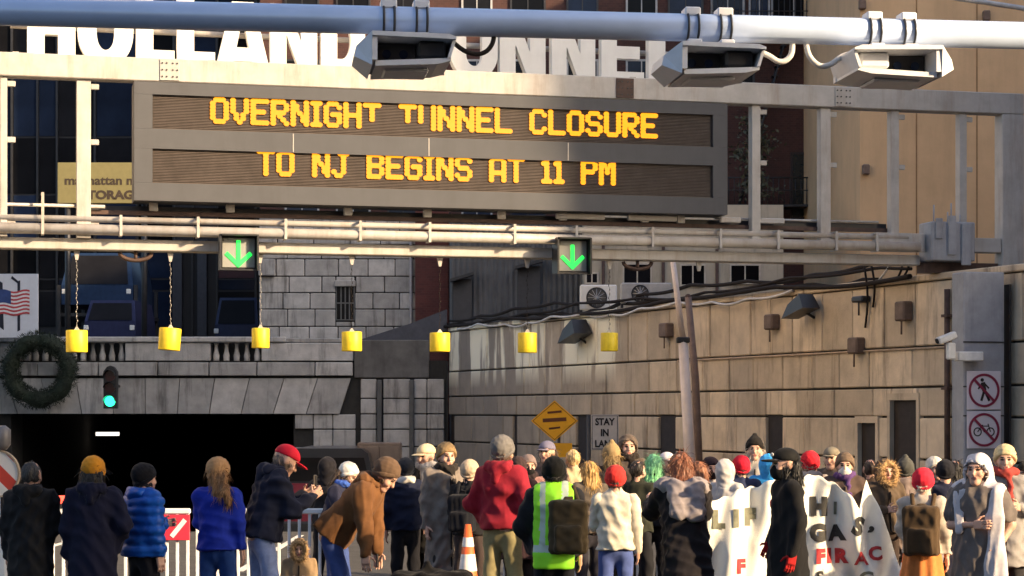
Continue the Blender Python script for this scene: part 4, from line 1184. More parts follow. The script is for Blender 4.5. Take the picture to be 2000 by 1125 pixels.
# their cables
for k, (pts, mm, lab) in enumerate((([(880, 78), (905, 98), (930, 106), (950, 100), (962, 84), (966, 62)], m_cable, 'dark cable looping from the left toll reader to the pipe'),
                                   ([(1474, 98), (1500, 108), (1520, 120), (1535, 118), (1546, 104), (1548, 78)], m_cable_w, 'white cable looping from the middle toll reader'),
                                   ([(1574, 80), (1580, 108), (1600, 128), (1622, 126), (1645, 110), (1668, 104)], m_cable_w, 'white cable looping into the right toll reader'))):
    P = [QF.loc(a, b_, 0) for a, b_ in pts]
    fine = []
    for i in range(len(P) - 1):
        p0, p1, p2, p3 = [Vector(P[min(max(j, 0), len(P) - 1)]) for j in (i - 1, i, i + 1, i + 2)]
        for q in (0, .25, .5, .75):
            fine.append(.5 * ((2 * p1) + (-p0 + p2) * q + (2 * p0 - 5 * p1 + 4 * p2 - p3) * q * q + (-p0 + 3 * p1 - 3 * p2 + p3) * q ** 3))
    fine.append(Vector(P[-1]))
    o = MB().tube(fine, .019 if k == 0 else .024, 8).build('reader_cable', mm)
    o.location = (QF.o[0], QF.o[1], 0); o.rotation_euler = (0, 0, QF.a)
    tag(o, lab, 'cable', 'toll reader cables')

# ---------------------------------------------------------------- leaning poles
t = thing('leaning_pole', 'pale jointed pole leaning in front of the tan wall', 'pole', tuple(at(1352, 900, 43)[:2]) + (ground_z(43),))
b0 = Vector(t.location)
m_pole = mat('pale_pole', (0.82, 0.70, 0.63), 0.6, var=.12, scale=3, streak=.2)
P1, P2, P3 = at(1313, 500, 43) - b0, at(1334, 668, 43) - b0, at(1358, 1010, 43) - b0
P3.z = -0.02
MB().tube([P1, P2], [.055, .07], 14).build('upper_pole', m_pole, t)
MB().tube([P2 + Vector((0, 0, .03)), P3], [.10, .135], 16).build('lower_pole', m_pole, t)
MB().box(P2.x - .14, P2.x + .14, -.1, .1, P2.z - .02, P2.z + .1, ch=.02).build('collar', m_dark_metal, t)
t = thing('strut_pole', 'thin brown strut pole standing just behind the pale leaning pole', 'pole', (*at(1368, 900, 44)[:2], ground_z(44)))
b0 = Vector(t.location)
A_, B_ = at(1344, 580, 44) - b0, at(1372, 900, 44) - b0
MB().tube([A_, (A_ + B_) / 2, (B_.x, B_.y, 0)], [.07, .085, .09], 10).build('shaft', mat('brown_pole', (0.22, 0.155, 0.13), 0.7, var=.2), t)
MB().sphere(tuple(A_), .07).build('cap', m_rust, t)

# ---------------------------------------------------------------- road signs
Yd = 46.5
t = thing('warning_sign', 'orange yellow diamond warning sign on a post behind the crowd', 'road sign', (px2x(1083, Yd), Yd, ground_z(Yd)))
zc = pz(822, Yd) - ground_z(Yd); hw = 46 / FPX * Yd; hh = 40 / FPX * Yd
m_amber = mat('amber_sign', (0.85, 0.42, 0.015), 0.45, var=.06)
MB().prism([(0, zc - hh), (hw, zc), (0, zc + hh), (-hw, zc)], -.03, -.01).build('plate', m_amber, t)
mb = MB()
for z, w, h in ((.40, .30, .035), (.02, .5, .06), (-.38, .24, .03)):
    bar(mb, (-w * hw, zc + z * hh), (w * hw, zc + z * hh + .03), h * 1.4, -.036, -.031)
an = .93
loopo = [(0, zc - hh * an), (hw * an, zc), (0, zc + hh * an), (-hw * an, zc)]; loopi = [(p[0] * .965, zc + (p[1] - zc) * .965) for p in loopo]
mb.ringprism(loopo, loopi, -.034, -.031)
mb.build('legend', mat('sign_brown', (0.12, 0.035, 0.01), 0.6), t)
MB().box(-.02, .40, -.03, -.01, zc - hh - .36, zc - hh - .04).build('supplementary_plate', m_amber, t)
MB().tube([(.1, .03, 0), (.1, .03, zc + .3)], .035, 10).build('post', m_dark_metal, t)
t = thing('lane_sign', 'white rectangular sign reading STAY IN LANE behind the crowd', 'road sign', (px2x(1181, Yd), Yd, ground_z(Yd)))
z0, z1 = pz(879, Yd) - ground_z(Yd), pz(810, Yd) - ground_z(Yd); hw = 27 / FPX * Yd
MB().box(-hw, hw, -.03, -.01, z0, z1, ch=.008).build('plate', mat('grey_white_sign', (0.52, 0.50, 0.49), 0.5, var=.06), t)
mb = MB(); H_ = z1 - z0
for i, wd in enumerate(('STAY', 'IN', 'LANE')):
    lettering(mb, wd, 0, -.036, z0 + H_ * (.71 - .31 * i), H_ * .27, .008, sx=.86)
mb.ringprism([(-hw * .93, z0 + .02), (hw * .93, z0 + .02), (hw * .93, z1 - .02), (-hw * .93, z1 - .02)], [(-hw * .89, z0 + .032), (hw * .89, z0 + .032), (hw * .89, z1 - .032), (-hw * .89, z1 - .032)], -.034, -.031)
mb.build('legend', m_sign_black, t)
MB().tube([(-hw * 1.15, .03, 0), (-hw * 1.15, .03, z1)], .05, 10).build('post', m_dark_metal, t)

# ---------------------------------------------------------------- maroon van half hidden behind the crowd
Yv = 40.0
t = thing('maroon_van', 'dark maroon van half hidden behind the crowd at the tunnel approach', 'van', (px2x(640, Yv), Yv, ground_z(Yv + 2)))
m_maroon = mat('maroon_paint', (0.17, 0.008, 0.028), 0.3, coat=.5, var=.05)
w = .98; top = pz(876, Yv) - t.location.z
MB().prism([(-w, .35), (-w, 1.15), (-w * .95, 1.36), (w * .95, 1.36), (w, 1.15), (w, .35)], 0, 4.6).build('body', m_maroon, t)
MB().prism([(-w * .94, 1.361), (-w * .80, top - .10), (-w * .66, top), (w * .66, top), (w * .80, top - .10), (w * .94, 1.361)], .05, 3.4).build('cabin', mat('van_black_roof', (0.012, 0.012, 0.018), .35, coat=.4), t)
MB().prism([(-w * .82, 1.40), (-w * .72, top - .18), (w * .72, top - .18), (w * .82, 1.40)], .02, .045).build('rear_window', m_glass, t)
MB().box(-w * .97, w * .97, -.12, -.003, .35, .62, ch=.05).build('bumper', m_black_plastic, t)
MB().box(-.3, .3, -.02, -.004, .72, .88).build('number_plate', m_white_paint, t)
for s_ in (-1, 1):
    MB().box(s_ * w * .97 - .09, s_ * w * .97 + .02, -.03, .05, .8, 1.2, ch=.02).build('tail_lamp', mat('tail_red', (0.3, 0.01, 0.01), 0.3), t)
    for y in (.8, 3.6):
        o = MB().tube([(s_ * (w + .01), y, .33), (s_ * (w - .22), y, .33)], .33, 18).build('wheel', m_black_plastic, t)
        MB().tube([(s_ * (w + .03), y, .33), (s_ * (w + .005), y, .33)], .2, 14).build('rim', m_galv, o)
    MB().box(s_ * (w + .005), s_ * (w + .2), 3.0, 3.1, 1.15, 1.32, ch=.02).build('mirror', m_black_plastic, t)

# ---------------------------------------------------------------- barriers, cones, bags
m_plastic_w = mat('white_barrier_plastic', (0.74, 0.74, 0.75), 0.5, var=.08, scale=7)
m_plastic_r = mat('red_barrier_panel', (0.62, 0.03, 0.06), 0.5, var=.08)
def barrier(label, px0, px1, Y, red):
    x0, x1 = px2x(px0, Y), px2x(px1, Y); w = x1 - x0
    t = thing('crowd_barrier', label, 'barrier', ((x0 + x1) / 2, Y, .1), 0, 'white barriers behind the crowd')
    h = pz(993, Y) - .1
    MB().box(-w / 2, w / 2, -.035, .035, h - .06, h, ch=.012).build('top_rail', m_plastic_w, t)
    MB().box(-w / 2, w / 2, -.03, .03, .12, .17, ch=.01).build('bottom_rail', m_plastic_w, t)
    n = 15
    for k in range(n):
        x = -w / 2 + .03 + (w - .06) * k / (n - 1)
        MB().box(x - .016, x + .016, -.016, .016, .171, h - .061, ch=.004).build('bar', m_plastic_w, t)
    for s_ in (-1, 1):
        MB().box(s_ * w * .4 - .03, s_ * w * .4 + .03, -.3, .3, 0.004, .118, ch=.01).build('foot', m_plastic_w, t)
    if red:
        MB().box(w * red[0], w * red[1], -.055, -.037, h - .34, h - .065, ch=.006).build('panel', m_plastic_r, t)
        mb = MB()
        for k in range(4): bar(mb, (w * (red[0] + (red[1] - red[0]) * (k + .2) / 4), h - .30), (w * (red[0] + (red[1] - red[0]) * (k + .8) / 4), h - .12), .05, -.061, -.0555)
        mb.build('stripes', m_plastic_w, t)
    return t
barrier('white crowd barrier with red striped panel between the people at the far left', 78, 372, 22.01, (-.1, .5))
barrier('white crowd barrier behind the man in the red cap', 380, 670, 22.19, None)
barrier('white crowd barrier behind the man in the red jacket', 860, 1150, 23.69, None)
barrier('white crowd barrier behind the green haired protester', 1160, 1450, 24.03, None)
barrier('white crowd barrier at the far right behind the person in white cloth', 1800, 2090, 23.36, (-.25, .02))
# made-up lamp on the barrier, standing in for a vehicle tail light in the tunnel
t = thing('red_tail_light_stand_in', 'glowing red stand-in for a vehicle tail light, set on the barrier at the far left', 'tail light', (px2x(120, 22.01), 22.01, pz(993, 22.01) + .003))
MB().box(-.06, .06, -.05, .05, 0, .05, ch=.01).build('base', m_black_plastic, t)
MB().tube([(-.12, 0, .09), (.12, 0, .09)], .045, 12).build('lens', mat('red_tail_glow', (0.5, 0.02, 0.02), emit=(1, .06, .03), emit_s=2.2), t)
# striped warning panel at the left edge
def stripe_mat():
    m = bpy.data.materials.new('diagonal_stripes'); m.use_nodes = True
    N, L = m.node_tree.nodes, m.node_tree.links; b = N['Principled BSDF']; b.inputs['Roughness'].default_value = .45
    tc = N.new('ShaderNodeTexCoord'); w = N.new('ShaderNodeTexWave'); w.bands_direction = 'DIAGONAL'; w.inputs['Scale'].default_value = 2.0
    mp = N.new('ShaderNodeMapping'); mp.inputs['Scale'].default_value = (1, 0, 1)
    L.new(tc.outputs['Object'], mp.inputs[0]); L.new(mp.outputs[0], w.inputs['Vector'])
    cr = N.new('ShaderNodeValToRGB'); cr.color_ramp.interpolation = 'CONSTANT'
    cr.color_ramp.elements[0].color = (.62, .05, .02, 1); cr.color_ramp.elements[1].color = (.75, .68, .6, 1); cr.color_ramp.elements[1].position = .5
    L.new(w.outputs['Fac'], cr.inputs[0]); L.new(cr.outputs[0], b.inputs['Base Color'])
    return m
m_stripe = stripe_mat()
Yp = 19.2
t = thing('road_warning_board', 'round topped red and white striped road panel at the left edge', 'road panel', (px2x(-8, Yp), Yp, .1))
rr = 44 / FPX * Yp; zc = pz(925, Yp) - .1
MB().tube([(0, -.02, zc), (0, .02, zc)], rr, 30).build('panel', m_stripe, t)
mb = MB(); ring(mb, 0, zc, rr * 1.08, rr, -.03, .03, 30); mb.build('rim', mat('rim_tan', (.4, .3, .2), .6), t)
MB().tube([(.06, 0, zc + rr + .01), (.06, 0, zc + rr + .06), (.06, 0, zc + rr + .20), (.06, 0, zc + rr + .24)], [.04, .08, .08, .03], 14).build('lamp', mat('lamp_grey', (.16, .15, .15), .4), t)
MB().tube([(0, .05, 0), (0, .05, zc)], .03, 8).build('post', m_galv, t)
MB().box(-.25, .16, -.12, .2, 0.004, 1.05, ch=.05).build('base', m_white_paint, t)
m_cone = mat('cone_orange', (0.80, 0.13, 0.03), 0.5, var=.1); m_cone_w = mat('cone_band', (0.8, 0.76, 0.72), 0.4)
def cone(label, px, Y, H_):
    t = thing('traffic_cone', label, 'traffic cone', (px2x(px, Y), Y, .1), 0, 'traffic cones among the crowd')
    r = lambda z: .15 - (.15 - .03) * z / H_
    MB().box(-.19, .19, -.19, .19, 0.004, .035, ch=.01).build('base', m_black_plastic, t)
    MB().tube([(0, 0, .036), (0, 0, H_ * .45), (0, 0, H_)], [r(0), r(H_ * .45), r(H_)], 20).build('shell', m_cone, t)
    for a, b_ in ((.5, .68), (.76, .86)):
        MB().tube([(0, 0, H_ * a), (0, 0, H_ * b_)], [r(H_ * a) + .004, r(H_ * b_) + .004], 20, caps=False).build('band', m_cone_w, t)
cone('traffic cone left of the khaki trousers of the man in the red jacket', 914, 21.0, .95)
cone('traffic cone below the orange skirt', 1770, 20.17, .72)
cone('traffic cone left of the person draped in white cloth', 1886, 19.49, .72)
cone('traffic cone at the right edge of the picture', 1969, 20.51, .95)
o = MB().tube([(px2x(1850, 22.4), 22.4, 0.05), (px2x(1850, 22.4), 22.4, pz(905, 22.4))], .018, 8).build('thin_post', m_dark_metal)
tag(o, 'thin black metal post left of the person in white cloth', 'post')
# brown utility cabinet beside the van
Yk = 41.0
t = thing('utility_cabinet', 'plain brown utility cabinet standing behind the bending person', 'cabinet', (px2x(742, Yk), Yk, ground_z(Yk)))
zc = pz(864, Yk) - ground_z(Yk)
m_card = mat('brown_enamel', (0.17, 0.135, 0.12), 0.6, var=.15, scale=4, streak=.3)
MB().box(-.43, .43, -.25, .25, 0, zc, ch=.02).build('casing', m_card, t)
MB().box(-.40, -.005, -.27, -.252, .1, zc - .08, ch=.008).build('door', m_card, t)
MB().box(.005, .40, -.27, -.252, .1, zc - .08, ch=.008).build('door', m_card, t)
MB().box(.03, .06, -.30, -.271, zc * .5, zc * .5 + .15, ch=.005).build('handle', m_dark_metal, t)

# ---------------------------------------------------------------- people: signed distance bodies and clothes
def V3(*a): return np.array(a, dtype=np.float64)
def nrm(v): return v / (np.linalg.norm(v) + 1e-12)

class P:                                     # one primitive of a soft shape
    def __init__(s, kind, **k):
        s.k = kind; s.__dict__.update(k)
    def dist(s, X):
        if s.k == 'cone':
            q = X - s.a; ba = s.b - s.a
            if s.flat is not None:
                n, f = s.flat
                q = q + np.outer(q @ n, n) * (f - 1); ba = ba + n * (ba @ n) * (f - 1)
            t = np.clip(q @ ba / (ba @ ba + 1e-12), 0, 1)
            return np.linalg.norm(q - t[:, None] * ba, axis=1) - (s.ra + (s.rb - s.ra) * t)
        if s.k == 'ell':
            q = (X - s.c) @ s.Rm
            return (np.linalg.norm(q / s.r, axis=1) - 1) * s.r.min()
        if s.k == 'box':
            q = np.abs((X - s.c) @ s.Rm) - s.h
            return np.linalg.norm(np.maximum(q, 0), axis=1) + np.minimum(q.max(axis=1), 0) - s.r
    def bounds(s):
        if s.k == 'cone':
            r = max(s.ra, s.rb); return np.minimum(s.a, s.b) - r, np.maximum(s.a, s.b) + r
        if s.k == 'ell':
            e = np.abs(s.Rm) @ s.r; return s.c - e, s.c + e
        e = np.abs(s.Rm) @ s.h + s.r; return s.c - e, s.c + e
def cone_(a, b, ra, rb=None, flat=None): return P('cone', a=np.asarray(a, float), b=np.asarray(b, float) + 1e-6, ra=ra, rb=ra if rb is None else rb, flat=flat)
def ell_(c, r, Rm=None): return P('ell', c=np.asarray(c, float), r=np.asarray(r, float), Rm=np.eye(3) if Rm is None else Rm)
def box_(c, h, r=.03, Rm=None): return P('box', c=np.asarray(c, float), h=np.asarray(h, float), r=r, Rm=np.eye(3) if Rm is None else Rm)

def soft(prims, res, k=.03, sub=(), cuts=()):
    """mesh the smooth union of the primitives by surface nets; cuts keep the side where (p - point).normal < 0"""
    lo = np.min([p.bounds()[0] for p in prims], 0) - 2.5 * res; hi = np.max([p.bounds()[1] for p in prims], 0) + 2.5 * res
    n = np.ceil((hi - lo) / res).astype(int) + 1
    ax = [lo[i] + res * np.arange(n[i]) for i in range(3)]
    G = np.stack(np.meshgrid(*ax, indexing='ij'), -1)
    D = np.full(n, 1e3)
    for p in prims:
        a, b = p.bounds()
        i0 = np.maximum(np.floor((a - 3 * k - 3 * res - lo) / res).astype(int), 0); i1 = np.minimum(np.ceil((b + 3 * k + 3 * res - lo) / res).astype(int) + 1, n)
        sl = tuple(slice(i0[i], i1[i]) for i in range(3))
        sh = D[sl].shape
        d = p.dist(G[sl].reshape(-1, 3)).reshape(sh); o = D[sl]
        h = np.clip(k - np.abs(d - o), 0, None) / k
        D[sl] = np.minimum(d, o) - h * h * k * .25
    Gf = G.reshape(-1, 3)
    for p in sub: D = np.maximum(D, -p.dist(Gf).reshape(n))
    for pt, nm in cuts: D = np.maximum(D, ((Gf - pt) @ nm).reshape(n))
    S_ = D < 0
    m = n - 1
    acc = np.zeros((*m, 3)); cnt = np.zeros(m)
    cor = [(i, j, l) for i in (0, 1) for j in (0, 1) for l in (0, 1)]
    def sub_(A, c): return A[c[0]:c[0] + m[0], c[1]:c[1] + m[1], c[2]:c[2] + m[2]]
    for a in cor:
        for axx in range(3):
            if a[axx]: continue
            b = list(a); b[axx] = 1; b = tuple(b)
            sa, sb_ = sub_(S_, a), sub_(S_, b)
            x = sa != sb_
            da, db = sub_(D, a)[x], sub_(D, b)[x]
            t = da / (da - db)
            off = np.tile(np.array(a, float), (len(t), 1)); off[:, axx] = t
            acc[x] += off; cnt[x] += 1
    act = cnt > 0
    idx = -np.ones(m, int); idx[act] = np.arange(act.sum())
    base = np.stack(np.nonzero(act), -1)
    verts = lo + res * (base + acc[act] / cnt[act][:, None])
    faces = []
    for axx in range(3):
        a1, a2 = [(1, 2), (2, 0), (0, 1)][axx]
        sl0 = [slice(1, m[i]) for i in range(3)]; sl0[axx] = slice(0, m[axx])
        sl1 = list(sl0); sl1[axx] = slice(1, m[axx] + 1)
        s0, s1 = S_[tuple(sl0)], S_[tuple(sl1)]
        x = s0 != s1
        p = np.stack(np.nonzero(x), -1) + np.array([0 if i == axx else 1 for i in range(3)])
        flip = s0[x]
        e1 = np.zeros(3, int); e1[a1] = 1; e2 = np.zeros(3, int); e2[a2] = 1
        g = lambda q: idx[q[:, 0], q[:, 1], q[:, 2]]
        A, B, C, Dq = g(p - e1 - e2), g(p - e2), g(p), g(p - e1)
        q = np.stack([A, B, C, Dq], -1); q[~flip] = q[~flip][:, ::-1]
        faces.append(q)
    faces = np.concatenate(faces)
    faces = faces[(faces >= 0).all(1)]
    return verts, faces

def vnormals(v, f):
    n = np.cross(v[f[:, 2]] - v[f[:, 0]], v[f[:, 3]] - v[f[:, 1]])
    out = np.zeros_like(v)
    for i in range(4): np.add.at(out, f[:, i], n)
    return out / (np.linalg.norm(out, axis=1, keepdims=True) + 1e-12)
def smooth_v(v, f, it=1, w=.5):
    for _ in range(it):
        s = np.zeros_like(v); c = np.zeros(len(v))
        for i in range(4):
            np.add.at(s, f[:, i], v[f[:, (i + 1) % 4]]); np.add.at(c, f[:, i], 1)
            np.add.at(s, f[:, i], v[f[:, (i - 1) % 4]]); np.add.at(c, f[:, i], 1)
        v = v + w * (s / c[:, None] - v)
    return v
def wrinkle(v, f, amp, seed, freq=26., zs=.7):
    rg = np.random.default_rng(seed); n = vnormals(v, f)
    q = v * np.array([1, 1, zs]); d = np.zeros(len(v))
    for i in range(5):
        k = nrm(rg.normal(0, 1, 3) * V3(.7, .7, 1.2)) * freq * rg.uniform(.5, 1.6); k2 = nrm(rg.normal(0, 1, 3)) * freq * .45
        d += (1 - 2 * np.abs(np.sin(q @ k + 1.5 * np.sin(q @ k2 + rg.uniform(0, 6)) + rg.uniform(0, 6)))) / 5
    return v + n * (d * amp * 2.2)[:, None]
def quilt(v, f, amp, pitch, zaxis):
    n = vnormals(v, f); z = v @ zaxis
    return v + n * (np.abs(np.sin(z * PI / pitch)) ** .6 * amp - amp * .5)[:, None]

def strands(v, f, n, length, width, seed, down=1.0, out=.25):
    """thin two-piece ribbons growing from a surface"""
    rg = np.random.default_rng(seed); nn = vnormals(v, f)
    i = rg.integers(0, len(v), n); p0 = v[i]; N_ = nn[i]
    dr = np.tile(V3(0, 0, -down), (n, 1)) + rg.normal(0, .28, (n, 3)); dr -= N_ * (dr * N_).sum(1)[:, None]; dr += N_ * out
    dr /= np.linalg.norm(dr, axis=1)[:, None] + 1e-9
    L_ = length * rg.uniform(.5, 1.2, n)[:, None]
    p1 = p0 + N_ * .004 + dr * L_ * .5; p2 = p1 + (dr * .8 + np.array([0, 0, -.35 * down]) + rg.normal(0, .12, (n, 3))) * L_ * .5
    w = np.cross(dr, N_ + rg.normal(0, .5, (n, 3))); w = w / (np.linalg.norm(w, axis=1)[:, None] + 1e-9) * width
    vv = np.concatenate([p0 - w, p0 + w, p1 - w * .8, p1 + w * .8, p2 - w * .2, p2 + w * .2])
    k = np.arange(n)
    ff = np.concatenate([np.stack([k, k + n, k + 3 * n, k + 2 * n], 1), np.stack([k + 2 * n, k + 3 * n, k + 5 * n, k + 4 * n], 1)])
    return np.concatenate([v, vv]), np.concatenate([f, ff + len(v)])

def emit_mesh(name, v, f, mats_, parent, mi=None, h=1.0):
    me = bpy.data.meshes.new(name)
    v = (v * h).astype(np.float32); f = np.asarray(f, np.int32)
    me.vertices.add(len(v)); me.vertices.foreach_set('co', v.ravel())
    me.loops.add(f.size); me.loops.foreach_set('vertex_index', f.ravel())
    me.polygons.add(len(f)); me.polygons.foreach_set('loop_start', np.arange(len(f), dtype=np.int32) * 4)
    for m in (mats_ if isinstance(mats_, (list, tuple)) else [mats_]): me.materials.append(m)
    me.polygons.foreach_set('use_smooth', np.ones(len(f), bool))
    if mi is not None: me.polygons.foreach_set('material_index', np.asarray(mi, np.int32))
    me.update(calc_edges=True); me.validate()
    o = bpy.data.objects.new(name, me); COL.objects.link(o); o.parent = parent
    return o

# head template (face towards -y, origin at the middle of the head)
def head_template():
    pr_ = [ell_((0, .014, .03), (.076, .096, .09)), cone_((0, -.02, -.01), (0, -.042, -.082), .068, .046), ell_((0, -.066, -.099), (.028, .026, .02)),
           cone_((0, -.088, .014), (0, -.108, -.028), .009, .0145), cone_((-.034, -.078, .032), (.034, -.078, .032), .016), ell_((.040, -.062, -.03), (.026, .026, .026)), ell_((-.040, -.062, -.03), (.026, .026, .026)),
           cone_((-.017, -.084, -.060), (.017, -.084, -.060), .010), ell_((.079, .014, -.006), (.011, .022, .033)), ell_((-.079, .014, -.006), (.011, .022, .033)), cone_((0, .02, -.06), (0, .028, -.17), .058, .056)]
    v, f = soft(pr_, .0085, .02, sub=[ell_((.031, -.100, .008), (.016, .014, .011)), ell_((-.031, -.100, .008), (.016, .014, .011)), ell_((0, -.100, -.0605), (.020, .010, .003))])
    c = v[f].mean(1); mi = np.zeros(len(f), int)
    for s_ in (-1, 1):
        mi[np.linalg.norm((c - V3(s_ * .031, -.085, .008)) / V3(.017, .02, .010), axis=1) < 1] = 1
        mi[np.linalg.norm((c - V3(s_ * .033, -.09, .030)) / V3(.024, .02, .007), axis=1) < 1] = 1
    mi[np.linalg.norm((c - V3(0, -.093, -.061)) / V3(.025, .02, .011), axis=1) < 1] = 2
    return v, f, mi
HEAD = head_template()
# hand template: wrist at the origin, fingers along -z, thumb towards -y, palm towards -x
def hand_template(curl):
    pr_ = [box_((0, 0, -.045), (.008, .028, .035), .010)]
    for i, (y, L1) in enumerate(((-.033, .072), (-.012, .082), (.011, .077), (.032, .060))):
        p = V3(0, y, -.088); ang = curl * .35
        for seg, r in ((.48, .0088), (.32, .0080), (.20, .0072)):
            d = V3(-math.sin(ang), y * .6, -math.cos(ang)); q = p + d * L1 * seg
            pr_.append(cone_(p, q, r, r * .92)); p = q; ang += curl * .9
    p = V3(-.004, -.028, -.022)
    for d, L1, r in ((V3(-.35, -.75, -.55), .045, .011), (V3(-.4 - .3 * curl, -.35, -.8), .035, .009)):
        q = p + nrm(d) * L1; pr_.append(cone_(p, q, r, r * .88)); p = q
    pr_.append(cone_((0, 0, .03), (0, 0, -.02), .026, .028, (V3(1, 0, 0), 1.4)))
    return soft(pr_, .0065, .008)
HANDS = {'relax': hand_template(.45), 'grip': hand_template(1.15)}

SKINS = [mat('skin_light', (0.56, 0.33, 0.24), 0.55, var=.06, scale=20), mat('skin_tan', (0.42, 0.23, 0.15), 0.55, var=.06, scale=20), mat('skin_brown', (0.17, 0.085, 0.055), 0.55, var=.06, scale=20)]
m_eye = mat('eye_dark', (0.03, 0.022, 0.02), 0.3); m_lip = mat('lip', (0.34, 0.13, 0.11), 0.5)
def cloth(col, rough=.9, sheen=.04, **k):
    c = lin(col) if isinstance(col, str) else col
    return mat('cloth_%02x%02x%02x' % tuple(int(255 * min(1, x ** .45)) for x in c) + ('g' if rough < .6 else ''), c, rough, var=.16, scale=16, bump=.16 if rough < .6 else .5, bscale=1.0, bvec=(9, 9, 2.6), sheen=sheen, spec=.25, **k)

ARMS = {'down': ((.16, .04, -1), (.04, -.20, -1)), 'front': ((.14, -.22, -1), (-.42, -.95, .15)), 'pockets': ((.40, .16, -1), (-.30, -.45, -.75)), 'crossed': ((.12, -.28, -1), (-1, -.42, .05)),
        'hold': ((.22, -.65, -.8), (-.10, -.95, .35)), 'phone': ((.12, -.35, -1), (-.30, -.85, .50)), 'reach': ((.2, -.9, -.55), (.0, -.98, -.1)), 'hang': ((.06, -.02, -1), (.0, -.05, -1)), 'hips': ((.7, .12, -.75), (-.55, -.25, -.65)),
        'up': ((.5, -.5, .6), (-.1, -.2, 1))}

ZINFO = []
def person(label, px, ytop, Y, yaw, jacket='#303030', kind='jacket', hem=.78, legs='#202028', hat=None, hat_col='#222', hair=None, hair_col='#2a1d14', arms=('down', 'down'), lean=0, nod=0, turn=0,
           skin=0, hood=None, scarf=None, bulk=1.0, extra=(), stride=.06, sit=False, mask=None, puff=0, sleeve=None, glove=None, seed=None, hmin=.9, hmax=1.12, skirt=None, group=None):
    seed = seed or int(px * 7 + ytop)
    Y = Y * .84; bulk = bulk * 1.11
    if kind == 'jacket' and not sit: hem = max(hem + .06, .90)
    L_ = R(lean)
    X_ = V3(1, 0, 0); U = V3(0, -math.sin(L_), math.cos(L_)); F = V3(0, -math.cos(L_), -math.sin(L_))
    pel = V3(0, .12 * math.sin(L_) * 1.5, .95 if not sit else .30)
    up = lambda x, f, z: pel + X_ * x + F * f + U * z
    Lh = L_ * .55 + R(nod)
    U2 = V3(0, -math.sin(Lh), math.cos(Lh)); F2 = V3(0, -math.cos(Lh), -math.sin(Lh))
    nb = up(0, .0, .53)
    hc = nb + U2 * .145 + F2 * .02
    ty = R(turn)
    hx = math.cos(ty) * X_ + math.sin(ty) * F2; hf = -math.sin(ty) * X_ + math.cos(ty) * F2
    RH = np.stack([hx, -hf, U2], 1)                 # head local -> person
    HS = 1.07
    Hd = lambda p: hc + RH @ (np.asarray(p, float) * HS)
    ztop = (hc + U2 * .12)[2] + {'beanie': .045, 'cap': .012, 'pointy': .06, 'brim': .03, None: 0}.get(hat, .02)
    if hood in ('up', 'fur', 'drape'): ztop = (hc + U2 * .12)[2] + .045
    want = CZ + (HOR - ytop) / FPX * Y - ground_z(Y)
    h = want / ztop
    hh = min(max(h, hmin), hmax)
    if abs(hh - h) > 1e-6: ZINFO.append((px, ytop, round(h, 3)))
    h = hh
    c, s_ = math.cos(R(yaw)), math.sin(R(yaw))
    ho = np.array([c * hc[0] - s_ * hc[1], s_ * hc[0] + c * hc[1]]) * h
    hx_w = (px - 1000) / FPX * (Y + 0)
    root = thing('person', label, 'person', (hx_w - ho[0], Y - ho[1], ground_z(Y)), R(yaw), group or 'protesters in the crowd')
    sp = lambda sd, z=.485: up(sd * .175, 0, z)
    # limbs
    J = {}
    for sd, nm_ in ((-1, arms[0]), (1, arms[1])):
        ua, fa = ARMS[nm_]
        d1 = nrm(V3(ua[0] * sd, ua[1], ua[2])); d2 = nrm(V3(fa[0] * sd, fa[1], fa[2]))
        S0 = sp(sd); E = S0 + d1 * .295; W = E + d2 * .25
        J[sd] = (S0, E, W, d2, nm_)
    if sit:
        LG = {sd: (V3(sd * .09, pel[1], .28), V3(sd * .15, -.36, .42), V3(sd * .13, -.46, .08)) for sd in (-1, 1)}
    else:
        LG = {sd: (V3(sd * .092, pel[1], .91), V3(sd * .105, pel[1] * .6 - .03 + sd * stride * .5, .50), V3(sd * .115, .03 + sd * stride, .085)) for sd in (-1, 1)}
    fl = (nrm(F), 1.5)
    # ---- body: one continuous figure
    bp_ = [cone_(up(0, 0, -.02), up(0, 0, .14), .135, .125, (F, 1.35)), cone_(up(0, 0, .14), up(0, 0, .38), .128, .145, (F, 1.45)), cone_(up(-.12, 0, .46), up(.12, 0, .46), .052), cone_(up(0, 0, .45), hc - U2 * .06, .062, .055)]
    for sd in (-1, 1):
        S0, E, W, d2, _ = J[sd]; hp, kn, an = LG[sd]
        bp_ += [cone_(S0 - U * .02, E, .040, .038), cone_(E, W, .040, .028), cone_(hp, kn, .082, .055), cone_(kn, an, .052, .036), cone_(an + V3(0, .03, -.045), an + V3(0, -.15, -.055), .036, .030)]
    bv, bf = soft(bp_, .026, .04)
    hv, hf_, hm = HEAD
    vs_, fs_, ms_ = [bv, hc + (hv * HS) @ RH.T], [bf, hf_ + len(bv)], [np.zeros(len(bf), int), hm]
    off = len(bv) + len(hv)
    for sd in (-1, 1):
        S0, E, W, d2, nm_ = J[sd]
        tv, tf = HANDS['grip' if nm_ in ('hold', 'phone', 'front', 'up', 'reach') else 'relax']
        z_ = -d2; th = V3(0, 0, 1) if abs(d2[2]) < .7 else V3(0, -1, 0)
        y_ = -nrm(th - z_ * (th @ z_)); x_ = np.cross(y_, z_)
        RR = np.stack([x_, y_, z_], 1)
        lv = tv.copy(); ff_ = tf
        if sd < 0: lv = lv * V3(-1, 1, 1); ff_ = tf[:, ::-1]
        vs_.append(W + lv @ RR.T); fs_.append(ff_ + off); ms_.append(np.full(len(tf), 3 if glove else 0)); off += len(tv)
    bm = [SKINS[skin], m_eye, m_lip] + ([cloth(glove)] if glove else [])
